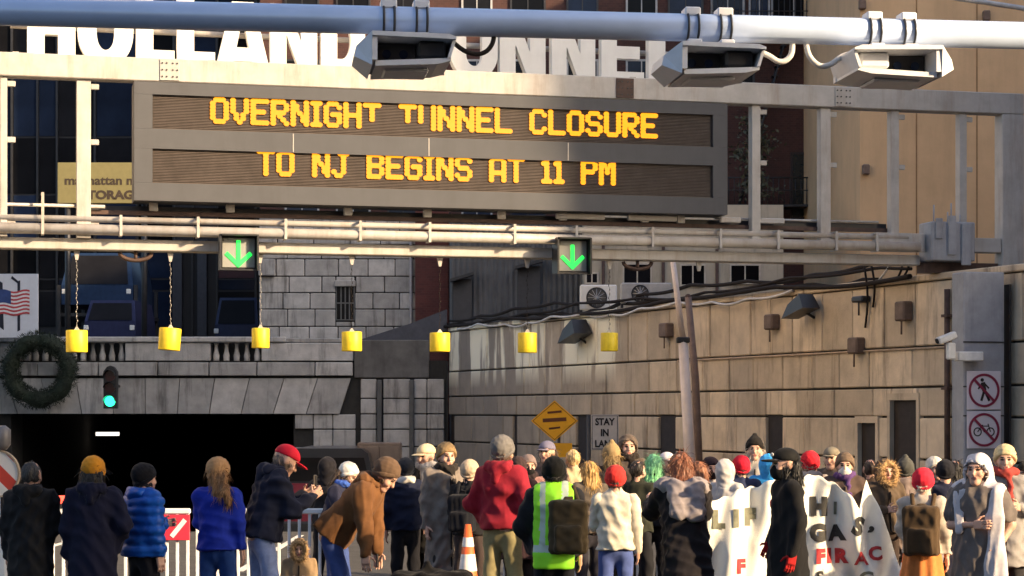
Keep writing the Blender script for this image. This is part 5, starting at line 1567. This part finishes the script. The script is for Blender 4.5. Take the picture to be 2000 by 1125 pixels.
    emit_mesh('body', np.concatenate(vs_), np.concatenate(fs_), bm, root, np.concatenate(ms_), h)
    # ---- trousers and shoes
    tp = [cone_(pel + V3(0, 0, .06), pel + V3(0, 0, -.06), .128, .140, (V3(0, 1, 0), 1.35))]
    for sd in (-1, 1):
        hp, kn, an = LG[sd]; tp += [cone_(hp - V3(0, 0, .03), kn, .094, .078), cone_(kn, an + V3(0, 0, .0), .076, .070)]
    v, f = soft(tp, .02, .035, cuts=[(pel + V3(0, 0, .06), V3(0, 0, 1)), (V3(0, 0, .06), V3(0, 0, -1))])
    emit_mesh('trousers', wrinkle(v, f, .006, seed + 1, 24, .5), f, cloth(legs), root, None, h)
    for sd in (-1, 1):
        an = LG[sd][2]
        v, f = soft([cone_(an + V3(0, .04, -.04), an + V3(0, -.17, -.045), .046, .042, (V3(0, 0, 1), 1.1)), cone_(an, an + V3(0, .01, .04), .048)], .02, .02, cuts=[(V3(0, 0, .004), V3(0, 0, -1))])
        emit_mesh('shoe', v, f, cloth('#1c1a1a'), root, None, h)
    if skirt:
        v, f = soft([cone_(pel + V3(0, 0, .06), pel + V3(0, 0, -.38), .17, .235, (V3(0, 1, 0), 1.2))], .02, .02, cuts=[(pel + V3(0, 0, -.36), V3(0, 0, -1))])
        a_ = np.arctan2(v[:, 1], v[:, 0]); v = v * (1 + .05 * np.sin(a_ * 9))[:, None] * V3(1, 1, 0) + v * V3(0, 0, 1)
        emit_mesh('skirt', v, f, cloth(skirt), root, None, h)
    # ---- upper garment
    hz = hem - .95 if not sit else -.16
    B = bulk
    jp = [cone_(up(0, 0, min(hz, -.02)), up(0, 0, .12), .186 * B * (1.0 if hem > .6 else 1.10), .166 * B, (F, 1.22)), cone_(up(0, 0, .10), up(0, 0, .36), .162 * B, .178 * B, (F, 1.42)),
          cone_(up(-.125, 0, .465), up(.125, 0, .465), .078 * B), cone_(up(0, 0, .48), up(0, .01, .575), .090, .078)]
    slv = []
    for sd in (-1, 1):
        S0, E, W, d2, nm_ = J[sd]
        if kind != 'tee': slv += [cone_(S0 - U * .02, E, .074 * B, .062 * B), cone_(E, W - d2 * .0, .061 * B, .046 * B)]
        else: slv += [cone_(S0 - U * .02, S0 * .35 + E * .65, .078 * B, .075 * B)]
    cuts = [(up(0, 0, hz), -U)]
    if sleeve:
        v, f = soft(slv, .017, .03, cuts=[(W_ + d_ * .0, d_) for W_, d_ in ()])
        emit_mesh('sleeves', wrinkle(v, f, .007, seed + 3, 34), f, cloth(sleeve), root, None, h)
        prs = jp
    else: prs = jp + slv
    v, f = soft(prs, .0175, .045, cuts=cuts, sub=[cone_(up(0, 0, .5), up(0, .02, .66), .056)])
    if puff: v = quilt(smooth_v(v, f, 2), f, .026, puff, U)
    v = wrinkle(v, f, .004 if puff else .0115, seed, 25)
    mj = cloth(jacket, .45 if puff else .85, .05 if puff else .04)
    emit_mesh({'coat': 'coat', 'tee': 'shirt'}.get(kind, 'jacket'), v, f, mj, root, None, h)
    if kind in ('jacket', 'coat') and abs(yaw) < 75 and not hood == 'drape':
        pts = [up(0, .178 * B / 1.42, .44), up(0, .172 * B / 1.36, .2), up(0, .178 * B / 1.24, .0), up(0, .186 * B / 1.22, hz + .03)]
        v, f = soft([cone_(pts[i], pts[i + 1], .010) for i in range(3)], .008, .006)
        emit_mesh('zip', v, f, cloth('#1d1b1c'), root, None, h)
    E_ = lambda cc, r: ell_(Hd(cc), np.asarray(r) * HS, RH)
    C_ = lambda a, b, ra, rb=None, fl_=None: cone_(Hd(a), Hd(b), ra, rb, fl_)
    HN = lambda n_: RH @ nrm(np.asarray(n_, float))
    # ---- hair
    if hair:
        prs = [E_((0, .022, .022), (.086, .104, .104))] if not hat else [E_((0, .012, -.025), (.081, .097, .075))]
        if hair in ('long', 'bob'):
            ln = -.30 if hair == 'long' else -.15
            prs += [cone_(Hd((-.045, .06, 0)), Hd((-.05, .085, ln)), .055, .045), cone_(Hd((.045, .06, 0)), Hd((.05, .085, ln)), .055, .045), cone_(Hd((0, .07, 0)), Hd((0, .10, ln - .02)), .06, .045)]
        if hair == 'side': prs += [cone_(Hd((-.05, .06, 0)), Hd((-.12, .09, -.16)), .06, .05), cone_(Hd((-.12, .09, -.16)), Hd((-.17, .10, -.26)), .05, .03), cone_(Hd((0, .08, .02)), Hd((-.04, .1, -.18)), .06, .04)]
        if hair == 'beard': prs = [E_((0, -.055, -.085), (.058, .050, .055)), C_((-.065, -.02, -.02), (-.05, -.05, -.08), .022), C_((.065, -.02, -.02), (.05, -.05, -.08), .022)]
        v, f = soft(prs, .0125, .03, sub=[E_((0, -.115, -.03 if hair != 'beard' else -.04), (.066, .075, .078 if hair != 'beard' else .035))])
        v = wrinkle(v, f, .008, seed + 5, 60, .25); v, f = strands(v, f, 420 if hair in ('bob', 'long', 'side') else 220, .10 if hair in ('bob', 'long', 'side') else .03, .0028, seed)
        emit_mesh('hair' if hair != 'beard' else 'beard', v, f, mat('hair_' + hair_col.strip('#'), hair_col, .55, var=.4, scale=30, bump=.6, bscale=1.0, bvec=(60, 60, 5)), root, None, h)
    # ---- hats
    if hat in ('beanie', 'pointy'):
        prs = [E_((0, .014, .046), (.102, .120, .108))]
        if hat == 'pointy': prs.append(C_((0, .02, .09), (0, .045, .165), .065, .032))
        nn = HN((0, -.72, -1))
        v, f = soft(prs, .0125, .03, cuts=[(Hd((0, 0, -.008)), nn)])
        o = emit_mesh('beanie', wrinkle(v, f, .003, seed + 6, 70), f, cloth(hat_col, .9), root, None, h)
        v, f = soft([E_((0, .013, .026), (.107, .125, .110))], .012, .02, cuts=[(Hd((0, 0, -.014)), nn), (Hd((0, 0, .036)), -nn)])
        emit_mesh('cuff', v, f, cloth(hat_col, .9), o, None, h)
    if hat in ('cap', 'brim'):
        prs = [E_((0, .008, .042), (.093, .111, .091))]
        v, f = soft(prs, .0125, .02, cuts=[(Hd((0, 0, .030)), HN((0, -.12, -1)))])
        o = emit_mesh('cap', v, f, cloth(hat_col, .8), root, None, h)
        if hat == 'cap': vz = [E_((0, -.115, .030), (.072, .085, .012))]
        else: vz = [E_((0, .008, .03), (.17, .19, .012))]
        v, f = soft(vz, .011, .02); emit_mesh('visor' if hat == 'cap' else 'brim', v, f, cloth(hat_col, .8), o, None, h)
        for ex in extra:
            if ex[0] == 'logo':
                v, f = soft([E_((0, -.104, .075), (.026, .012, .018))], .008, .01); emit_mesh('cap_badge', v, f, cloth(ex[1]), o, None, h)
    # ---- hoods
    if hood in ('up', 'fur'):
        prs = [E_((0, .025, .015), (.112, .128, .135)), cone_(Hd((0, .04, -.06)), up(0, -.02, .50), .10, .095)]
        v, f = soft(prs, .014, .04, sub=[E_((0, -.14, -.015), (.077, .10, .105)), E_((0, -.01, -.01), (.088, .105, .112))])
        o = emit_mesh('hood', wrinkle(v, f, .006, seed + 8, 40), f, mj, root, None, h)
        if hood == 'fur':
            n = 18; ring_ = [Hd((.088 * math.cos(2 * PI * i / n), -.075 + .012 * math.sin(2 * PI * i / n), -.015 + .115 * math.sin(2 * PI * i / n))) for i in range(n + 1)]
            v, f = soft([cone_(ring_[i], ring_[i + 1], .027) for i in range(n)], .011, .02)
            v = v + vnormals(v, f) * np.random.default_rng(seed).uniform(-.004, .017, len(v))[:, None]
            v, f = strands(v, f, 700, .045, .003, seed + 2, .2, 1.2)
            emit_mesh('fur_trim', v, f, cloth('#a98a62'), o, None, h)
    if hood == 'down':
        prs = [cone_(up(-.085, -.085, .545), up(.085, -.085, .545), .052), cone_(up(-.085, -.085, .545), up(-.07, .03, .575), .045, .035), cone_(up(.085, -.085, .545), up(.07, .03, .575), .045, .035), cone_(up(0, -.11, .53), up(0, -.13, .43), .075, .045, (F, 1.2))]
        v, f = soft(prs, .015, .04); emit_mesh('hood', wrinkle(v, f, .006, seed + 8, 40), f, mj, root, None, h)
    if scarf:
        n = 14; prs = []
        for i in range(n):
            a0, a1 = 2 * PI * i / n, 2 * PI * (i + 1) / n
            prs.append(cone_(up(.088 * math.cos(a0), .015 + .08 * math.sin(a0), .565 + .01 * math.sin(3 * a0)), up(.088 * math.cos(a1), .015 + .08 * math.sin(a1), .565 + .01 * math.sin(3 * a1)), .040))
        prs.append(cone_(up(.03, .11, .55), up(.05, .16, .30), .035, .03, (F, 1.6)))
        v, f = soft(prs, .014, .03); emit_mesh('scarf', wrinkle(v, f, .008, seed + 9, 45), f, cloth(scarf), root, None, h)
    if mask:
        v, f = soft([E_((0, -.05, -.06), (.070, .068, .065)), C_((0, -.085, -.01), (0, -.10, -.04), .02)], .011, .02, cuts=[(Hd((0, 0, -.012)), HN((0, .15, 1))), (Hd((0, -.02, 0)), HN((0, 1, 0)))])
        emit_mesh('face_mask', v, f, cloth(mask), root, None, h)
    for ex in extra:
        if ex[0] == 'backpack':
            Rm = np.stack([X_, -F, U], 1); sx = ex[2] if len(ex) > 2 else 0; sc = ex[3] if len(ex) > 3 else 1
            prs = [box_(up(sx, -.21 * B, .22), (.115 * sc, .045 * sc, .175 * sc), .045, Rm), box_(up(sx, -.29 * B, .12), (.085 * sc, .02, .085 * sc), .03, Rm), cone_(up(sx - .03, -.2, .47), up(sx + .03, -.2, .47), .018)]
            v, f = soft(prs, .016, .02); o = emit_mesh('backpack', wrinkle(v, f, .007, seed + 11, 30), f, cloth(ex[1]), root, None, h)
            for sd in (-1, 1):
                pts = [up(sx + sd * .09, -.16, .42), up(sd * .11 + sx * .5, -.05, .56), up(sd * .11 + sx * .5, .08, .53), up(sd * .13 + sx * .5, .15, .38), up(sd * .16, .09, .14)]
                v, f = soft([cone_(pts[i], pts[i + 1], .022) for i in range(4)], .013, .01); emit_mesh('strap', v, f, cloth(ex[1]), o, None, h)
        if ex[0] == 'vest':
            prs = [cone_(up(0, 0, -.10), up(0, 0, .12), .212 * B, .186 * B, (F, 1.18)), cone_(up(0, 0, .10), up(0, 0, .36), .186 * B, .194 * B, (F, 1.36)), cone_(up(-.11, 0, .47), up(.11, 0, .47), .092 * B)]
            v, f = soft(prs, .016, .04, cuts=[(up(0, 0, -.16), -U), (up(.185, 0, 0), X_), (up(-.185, 0, 0), -X_)], sub=[cone_(up(0, .02, .5), up(0, .05, .7), .085)])
            v = wrinkle(v, f, .006, seed + 12, 26); cc = v[f].mean(1) - pel
            z_ = cc @ U; x__ = cc[:, 0]
            mi = (((np.abs(z_ - .02) < .028)) | ((np.abs(np.abs(x__) - .10) < .026) & (z_ > .05))).astype(int)
            emit_mesh('safety_vest', v, f, [mat('hi_vis_lime', (0.28, 0.78, 0.02), .7, var=.08), mat('reflective_tape', (0.42, 0.50, 0.42), .35, var=.05)], root, mi, h)
        if ex[0] == 'armband':
            S0, E, W, d2, _ = J[ex[2]]; a = S0 * .55 + E * .45; b = S0 * .35 + E * .65
            v, f = soft([cone_(a, b, .083 * B, .080 * B)], .014, .01, cuts=[(a, nrm(a - b)), (b, nrm(b - a))]); emit_mesh('armband', v, f, cloth(ex[1]), root, None, h)
        if ex[0] == 'shawl':     # cloth over head and shoulders
            prs = [E_((0, .03, .02), (.118, .138, .135)), cone_(Hd((0, .06, -.05)), up(0, -.05, .46), .12, .15), cone_(up(-.16, -.02, .49), up(.16, -.02, .49), .10)]
            prs += [cone_(up(.16, .07, .46), up(.19, .13, -.10), .085, .10, (F, 1.5)), cone_(up(.19, .13, -.10), up(.20, .14, -.42), .10, .12, (F, 1.6)), cone_(up(-.13, .09, .46), up(-.12, .15, .16), .065, .045, (F, 1.6)), cone_(up(0, -.13, .46), up(0, -.17, .05), .15, .17, (F, 1.7))]
            v, f = soft(prs, .017, .05, sub=[E_((0, -.15, -.02), (.075, .11, .10)), E_((0, -.01, -.02), (.088, .105, .12))])
            emit_mesh('shawl', wrinkle(v, f, .014, seed + 13, 22, .35), f, cloth(ex[1]), root, None, h)
        if ex[0] == 'cape':      # cloth over the shoulders and upper back only
            prs = [cone_(up(-.15, -.02, .48), up(.15, -.02, .48), .10), cone_(up(-.08, -.15, .44), up(-.08, -.17, .20), .09, .085, (F, 1.5)), cone_(up(.08, -.15, .44), up(.08, -.17, .22), .09, .08, (F, 1.5))]
            v, f = soft(prs, .016, .04, sub=[cone_(up(0, .02, .5), up(0, .05, .7), .075)]); emit_mesh('cape', wrinkle(v, f, .010, seed + 14, 30), f, cloth(ex[1]), root, None, h)
        if ex[0] == 'bag':
            S0, E, W, d2, _ = J[ex[2]]
            Rm = np.eye(3); cpt = W + V3(0, -.03, -.30)
            v, f = soft([box_(cpt, (.11, .05, .12), .035), cone_(W + d2 * .08, cpt + V3(-.08, 0, .13), .012), cone_(W + d2 * .08, cpt + V3(.08, 0, .13), .012)], .015, .02)
            emit_mesh('bag', wrinkle(v, f, .008, seed + 15, 30), f, cloth(ex[1]), root, None, h)
        if ex[0] == 'phone':
            S0, E, W, d2, _ = J[ex[1]]
            v, f = soft([box_(W + d2 * .12 + V3(0, 0, .05), (.032, .004, .07), .004)], .007, .004); emit_mesh('phone', v, f, m_black_plastic, root, None, h)
    return root

# ---------------------------------------------------------------- the crowd (photo column, row of the top of the head, distance)
# shaded row at the left, seen from behind
person('person in black hooded coat at the far left, seen from behind', 62, 904, 21.3, 172, '#141416', 'coat', .62, '#1c1e18', hair='short', hair_col='#2b2a2a', hood='down', arms=('front', 'down'), bulk=1.12)
person('person in long navy coat and mustard beanie, seen from behind', 182, 889, 21.2, 184, '#11132a', 'coat', .42, '#14141c', hat='beanie', hat_col='#c98522', hair='bob', hair_col='#1d1712', hood='down', arms=('pockets', 'down'), bulk=1.10)
person('person in bright blue quilted puffer jacket and dark cap', 283, 903, 21.6, 132, '#0f4fa8', 'jacket', .80, '#1b1b22', hat='beanie', hat_col='#0d0d12', hair='short', hair_col='#15110f', hood='down', arms=('down', 'front'), puff=.092, bulk=1.24)
person('long haired person in royal blue fleece with tan beanie', 427, 891, 22.0, 165, '#1a2f9a', 'jacket', .84, '#22407c', hat='beanie', hat_col='#a9825a', hair='side', hair_col='#8a6238', arms=('down', 'front'), turn=8)
person('stooping man in dark navy hooded jacket, red cap and pale jeans', 558, 874, 22.3, 112, '#1c1f30', 'jacket', .82, '#8d9cc4', hat='cap', hat_col='#c2182f', hair='short', hair_col='#6a5a50', hood='down', arms=('phone', 'phone'), lean=14, nod=24, bulk=1.15, extra=(('phone', 1),))
person('seated child in fur trimmed hood at the feet of the crowd', 584, 1050, 25.0, 5, '#8a7358', 'jacket', .5, '#2a2420', hood='fur', arms=('front', 'front'), sit=True, nod=6, hmin=.6, hmax=1.2)
person('person in white knit hat bending behind the brown jacket', 680, 905, 26.2, 70, '#23253a', 'jacket', .80, '#3a4a80', hat='beanie', hat_col='#d8d2c8', hair='bob', hair_col='#5a4636', arms=('front', 'front'), lean=16, nod=18, scarf='#3f62b8')
person('person in tan brown jacket bending far forward, arms hanging', 752, 898, 22.4, 78, '#6e4a2c', 'jacket', .72, '#3d4f86', hood='down', hair='short', hair_col='#4a3826', arms=('hang', 'hang'), lean=42, nod=18, bulk=1.14, hmax=1.3, extra=(('phone', 1),), hat='beanie', hat_col='#5e4a3a')
person('person in dark navy jacket standing behind the brown jacket', 792, 915, 26.6, 190, '#171d33', 'jacket', .70, '#16161c', hat='beanie', hat_col='#26282e', arms=('down', 'down'), scarf='#c8c4be')
person('bearded man in cream flat cap and black coat looking left', 832, 868, 26.8, -38, '#1b1917', 'coat', .55, '#24201c', hat='cap', hat_col='#cdbb98', hair='beard', hair_col='#8d7a66', scarf='#b9b0a8', arms=('front', 'pockets'), turn=0, nod=6)
person('person in long taupe grey coat next to the flat cap man', 872, 862, 26.0, 22, '#7a7068', 'coat', .32, '#2c2826', hat='beanie', hat_col='#8c7452', arms=('down', 'down'), bulk=1.08, scarf='#2a2624')
person('person in black jacket with black backpack left of the red jacket', 918, 905, 25.6, 160, '#141418', 'jacket', .78, '#3c3230', hat='beanie', hat_col='#b8a48c', arms=('down', 'front'), extra=(('backpack', '#10121a'),))
person('man in red jacket, grey beanie and khaki trousers, seen from behind', 982, 848, 23.4, 152, '#8c1c2c', 'jacket', .86, '#8d835f', hat='beanie', hat_col='#6d6a68', hair='short', hair_col='#5a4a40', hood='down', arms=('pockets', 'pockets'), bulk=1.08)
person('person in maroon plaid jacket with dark mask left of the diamond sign', 1032, 888, 28.6, 12, '#8d6a66', 'jacket', .78, '#2a2024', hat='beanie', hat_col='#7a6a66', mask='#161416', arms=('front', 'crossed'), scarf='#302426')
person('person in grey blue cap looking left in front of the diamond sign', 1068, 862, 29.0, -24, '#6a5a54', 'jacket', .78, '#241c20', hat='cap', hat_col='#706c80', hair='bob', hair_col='#3c2a20', arms=('front', 'down'))
person('person in lime safety vest, black beanie and big brown backpack', 1082, 890, 21.0, 178, '#15151a', 'jacket', .72, '#10131c', hat='beanie', hat_col='#0d0d0d', hair='short', hair_col='#0d0b0a', arms=('down', 'pockets'), bulk=1.25, extra=(('vest',), ('backpack', '#3b3222', -.13, 1.12)))
person('blond person behind the safety vest', 1150, 908, 26.0, 200, '#5a5148', 'jacket', .76, '#2a2830', hair='bob', hair_col='#b08c52', arms=('down', 'front'))
person('person in red beanie and cream jacket, seen from behind, in blue jeans', 1202, 908, 22.8, 176, '#c9c1b0', 'jacket', .82, '#4a5a92', hat='beanie', hat_col='#c8322f', hair='short', hair_col='#3a2822', arms=('down', 'front'), sleeve='#c9c1b0')
person('person in pointed tan knit hat behind the red beanie', 1194, 862, 28.4, 184, '#3d3430', 'jacket', .78, '#221e20', hat='pointy', hat_col='#98805a', hair='bob', hair_col='#8a7046', arms=('down', 'down'))
person('person with brown hood up facing the camera beside the lane sign', 1227, 846, 29.4, 4, '#5d5148', 'jacket', .78, '#26221f', hood='up', scarf='#2a2320', arms=('pockets', 'front'), hair='beard', hair_col='#3a2c22')
person('person with mint green hair in dark open jacket', 1277, 889, 27.0, 168, '#23252a', 'jacket', .78, '#1e1e24', hair='bob', hair_col='#8fd49a', arms=('down', 'front'), scarf='#1c3a2c')
person('person in white cap behind the mint green hair', 1303, 884, 28.8, 30, '#5a4c48', 'jacket', .8, '#222', hat='cap', hat_col='#d8d0d0', arms=('down', 'front'))
person('stooping person in black coat with grey shawl on the back', 1328, 888, 21.4, 186, '#1b171a', 'coat', .55, '#2a2436', hair='bob', hair_col='#7a4a32', arms=('hold', 'hold'), lean=20, nod=10, bulk=1.06, extra=(('cape', '#8a8284'),))
person('person in dark maroon beanie and pale grey jacket beside the leaning pole', 1388, 908, 27.2, 14, '#b8b2b4', 'jacket', .8, '#2c2a30', hat='beanie', hat_col='#241820', mask='#1c1418', arms=('front', 'down'))
person('person in crimson beanie and navy jacket behind the left half of the banner', 1447, 888, 26.8, 190, '#27304e', 'jacket', .8, '#22242c', hat='beanie', hat_col='#c81c34', hair='short', hair_col='#241c1c', arms=('hold', 'hold'))
person('person in black cap with pale hood pushed back, above the crimson beanie', 1474, 849, 29.6, -6, '#9a948e', 'jacket', .8, '#24242a', hat='pointy', hat_col='#1a1614', hair='bob', hair_col='#d0c2b4', arms=('front', 'front'))
person('person in bright sky blue hooded jacket behind the black clad figure', 1500, 884, 27.4, 172, '#3d9fe0', 'jacket', .8, '#24242a', hood='up', arms=('front', 'front'), bulk=1.12)
person('black clad person in black cap and mask with red armband in front of the banner', 1533, 876, 20.6, -78, '#0f0f12', 'coat', .58, '#48659a', hat='cap', hat_col='#0c0c0c', mask='#0d0d0e', hair='bob', hair_col='#0c0a0a', arms=('pockets', 'down'), bulk=.98, glove='#a01c1c', extra=(('logo', '#b8b4b0'), ('armband', '#a8182c', -1)))
person('person in red beanie and off white jacket behind the right half of the banner', 1582, 879, 26.4, 176, '#a59a90', 'jacket', .8, '#3a3430', hat='beanie', hat_col='#cc2230', hood='down', hair='short', hair_col='#8a7060', arms=('hold', 'hold'))
person('person in olive grey cap looking over the banner', 1624, 874, 27.6, -26, '#6a5a4c', 'jacket', .8, '#24201e', hat='cap', hat_col='#7c7464', hair='short', hair_col='#4a3626', arms=('hold', 'hold'))
person('person in brown beanie with purple scarf and white mask', 1650, 882, 26.0, -8, '#57473f', 'coat', .6, '#2a2220', hat='beanie', hat_col='#6a594a', mask='#cfc9c2', scarf='#5a3f70', arms=('front', 'pockets'), bulk=1.1)
person('person in tan fur hood right of the banner peak', 1729, 908, 26.0, 16, '#57493b', 'jacket', .74, '#352a24', hood='fur', arms=('front', 'pockets'), bulk=1.08)
person('person in dark grey hood and mauve grey coat, seen from behind', 1768, 900, 26.4, 172, '#7a6c68', 'coat', .6, '#2b2624', hat='pointy', hat_col='#4a4a46', hood='down', arms=('down', 'down'), bulk=1.08)
person('person in coral red beanie with brown backpack and orange skirt', 1803, 914, 21.8, 160, '#b6aa9c', 'jacket', .86, '#2c2624', hat='beanie', hat_col='#d4283c', hair='short', hair_col='#cbbfae', arms=('down', 'front'), skirt='#c97a42', extra=(('backpack', '#4a3a28', -.02, 1.15),))
person('person in white knit hat behind the coral red beanie', 1826, 900, 27.2, 20, '#24222e', 'jacket', .8, '#1c1c22', hat='beanie', hat_col='#cfc8bc', arms=('front', 'front'))
person('dark haired person in black clothes left of the white cloth', 1866, 926, 26.2, 168, '#16161c', 'jacket', .76, '#14141a', hair='bob', hair_col='#15100e', arms=('down', 'down'))
person('person in grey shirt draped in long white cloth, arms crossed', 1908, 882, 20.8, -28, '#6a625e', 'tee', .48, '#4c4648', arms=('crossed', 'pockets'), bulk=1.12, hood='drape', extra=(('shawl', '#c4bfc2'),))
person('person in cream knit hat and grey coat at the right edge', 1963, 866, 23.6, -10, '#8a8684', 'coat', .6, '#2c2a2c', hat='beanie', hat_col='#cdb98e', scarf='#a0403a', arms=('pockets', 'front'))
person('person in black clothes cut off by the right edge', 2004, 905, 24.6, -60, '#17161a', 'coat', .6, '#15151a', hat='beanie', hat_col='#2a2620', arms=('front', 'front'))

# people whose faces are mostly lost behind the front ranks
person('person in black hood between the red cap and the white knit hat', 640, 925, 27.5, 170, '#18161c', 'jacket', .76, '#14141a', hood='up', arms=('down', 'front'))
person('person in dark plum coat right of the red jacket, seen from behind', 1012, 902, 27.4, 186, '#2c1a20', 'coat', .5, '#181418', hat='beanie', hat_col='#3a2c2c', arms=('down', 'down'))
person('person in beige coat half hidden right of the black beanie', 1118, 880, 29.2, 200, '#b7a280', 'coat', .6, '#3a3430', hair='short', hair_col='#c2a878', arms=('down', 'down'))
person('person in dark olive jacket between the red beanie and the mint hair', 1246, 915, 26.2, 150, '#2a2c22', 'jacket', .74, '#1c1c20', hair='short', hair_col='#241c16', arms=('front', 'down'))
person('person in cream jacket bowed in front of the leaning pole', 1362, 905, 26.4, 200, '#cfc4b2', 'jacket', .74, '#2a2430', hair='bob', hair_col='#8a5a40', arms=('front', 'front'), lean=12)
person('person in pale grey hood behind the left tip of the banner', 1418, 918, 26.0, 150, '#b4b0ae', 'jacket', .74, '#3c3836', hood='up', arms=('front', 'front'))
person('person in brown coat between the banner peak and the fur hood', 1700, 925, 27.0, 176, '#4c3c30', 'coat', .55, '#28201c', hair='short', hair_col='#2c1e16', arms=('down', 'down'))
person('person in navy jacket with red bag right of the coral beanie', 1846, 930, 25.4, 170, '#23263a', 'jacket', .78, '#8a8488', hat='beanie', hat_col='#1c1c22', arms=('down', 'down'), extra=(('bag', '#a01c2c', -1),))
person('person in light grey jacket behind the person in white cloth', 1940, 905, 27.0, 180, '#8c8a8c', 'jacket', .76, '#2a2a2e', hat='beanie', hat_col='#2c2c3a', arms=('down', 'front'))

# black duffel bag on the ground
t = thing('duffel_bag', 'black duffel bag heap at the foot of the taupe coat', 'bag', (px2x(842, 20.8), 20.8, .1))
v, f = soft([box_((0, 0, .24), (.34, .14, .16), .08), cone_((-.2, 0, .40), (-.05, 0, .56), .03), cone_((-.05, 0, .56), (.15, 0, .42), .03), ell_((.18, -.05, .38), (.18, .12, .12))], .02, .06)
emit_mesh('body', wrinkle(v, f, .02, 5, 18), f, cloth('#0c0c0f'), t)
v, f = soft([cone_((-.25, -.2, .36), (.25, -.2, .36), .015)], .01, .01)
emit_mesh('strap', v, f, cloth('#1a1a1e'), t)

# ---------------------------------------------------------------- banner
YBn = 20.5
bt = thing('protest_banner', 'white cloth protest banner with black and red hand painted letters', 'banner', (px2x(1570, YBn), YBn, 0))
bx = lambda px: px2x(px, YBn) - px2x(1570, YBn)
topx = [1368, 1380, 1400, 1450, 1505, 1560, 1590, 1625, 1650, 1676, 1683, 1691, 1703, 1722, 1745, 1775]
topy = [1010, 990, 972, 958, 938, 934, 930, 936, 962, 992, 960, 934, 960, 1008, 1072, 1150]
fold = lambda px, z: .012 * abs(math.sin(px * .05 + z * 5.5)) + .008 * abs(math.sin(px * .075 - z * 7 + 2)) + .055 * math.sin(px * .042 + z * 2.0) + .035 * math.sin(px * .11 - z * 3.1 + 1) + .10 * math.exp(-((px - 1540) / 30) ** 2) - .12 * math.exp(-((px - 1655 - (1.3 - z) * 45) / 16) ** 2)
NC, NR = 110, 34
v, f = [], []
zbot = pz(1215, YBn)
for i in range(NC + 1):
    p = 1368 + (1776 - 1368) * i / NC; zt_ = pz(float(np.interp(p, topx, topy)) + 3.5 * math.sin(p * .09) + 2.5 * math.sin(p * .23), YBn)
    for j in range(NR + 1):
        z = zbot + (max(zt_, zbot + .02) - zbot) * j / NR
        v.append((bx(p), fold(p, z), z))
f = [(i * (NR + 1) + j, (i + 1) * (NR + 1) + j, (i + 1) * (NR + 1) + j + 1, i * (NR + 1) + j + 1) for i in range(NC) for j in range(NR)]
m_sheet = mat('banner_cloth', (0.80, 0.78, 0.70), .85, var=.06, scale=5, bump=.15, bscale=80, sheen=.2)
cl = MB(); cl.add(v, f, smooth=True); cl = cl.build('cloth', m_sheet, bt)
sol = cl.modifiers.new('thickness', 'SOLIDIFY'); sol.thickness = .004; sol.offset = 1
m_bl = mat('banner_black_paint', (0.035, 0.033, 0.03), .8, var=.4, scale=14); m_bo = mat('banner_olive_paint', (0.16, 0.16, 0.11), .8, var=.3, scale=14); m_br = mat('banner_red_paint', (0.40, 0.03, 0.035), .8, var=.35, scale=14)
def banner_text(s_, px, pyb, hpx, mm, bold=.012, rot=0, sx=1.0):
    hm = hpx / FPX * YBn
    gv, gf = glyphs(s_, hm * 1.38, bold, 0.0, 'CENTER', 1.05)
    import bmesh as _bm
    b_ = _bm.new()
    vv_ = [b_.verts.new(p) for p in gv]
    for q in gf:
        try: b_.faces.new([vv_[i] for i in q])
        except ValueError: pass
    _bm.ops.triangulate(b_, faces=b_.faces[:])
    for _ in range(5):
        lg = [q for q in b_.edges if q.calc_length() > .022]
        if not lg: break
        _bm.ops.subdivide_edges(b_, edges=lg, cuts=1); _bm.ops.triangulate(b_, faces=b_.faces[:])
    x0 = bx(px); z0 = pz(pyb, YBn); out = []
    c_, n_ = math.cos(R(rot)), math.sin(R(rot))
    for p in b_.verts:
        x = x0 + p.co.x * sx * c_ - p.co.z * n_; z = z0 + p.co.x * sx * n_ + p.co.z * c_
        pp = 1570 + x / YBn * FPX
        out.append((x, fold(pp, z) - .014, z))
    b_.verts.index_update()
    mb = MB(); mb.add(out, [[q.index for q in fc.verts] for fc in b_.faces], smooth=True); b_.free()
    mb.build('lettering', mm, bt)
banner_text('L', 1402, 1029, 32, m_bo, .018); banner_text('I', 1437, 1026, 30, m_bo, .02); banner_text('F', 1466, 1024, 30, m_bo, .018)
banner_text('I', 1566, 1004, 30, m_bl, .012); banner_text('H', 1600, 1004, 32, m_bl, .02); banner_text('I', 1633, 1004, 24, m_bo, .006)
banner_text('G', 1598, 1055, 31, m_bl, .018); banner_text('A', 1636, 1054, 28, m_bl, .014, 4); banner_text('S', 1669, 1042, 34, m_bl, .014, -18); banner_text(',', 1700, 1034, 30, m_bl, .01, -20)
banner_text('F', 1602, 1098, 26, m_br, .014, 0, 1.1); banner_text('I', 1621, 1098, 26, m_br, .014); banner_text('R', 1643, 1098, 26, m_br, .012); banner_text('A', 1681, 1102, 26, m_br, .004, 4); banner_text('C', 1709, 1092, 26, m_br, .008, 8)
banner_text('F', 1447, 1118, 26, m_br, .012); banner_text('S', 1600, 1140, 26, m_bl, .006); banner_text('C', 1690, 1140, 26, m_bo, .006)
print('clamped heights', ZINFO)
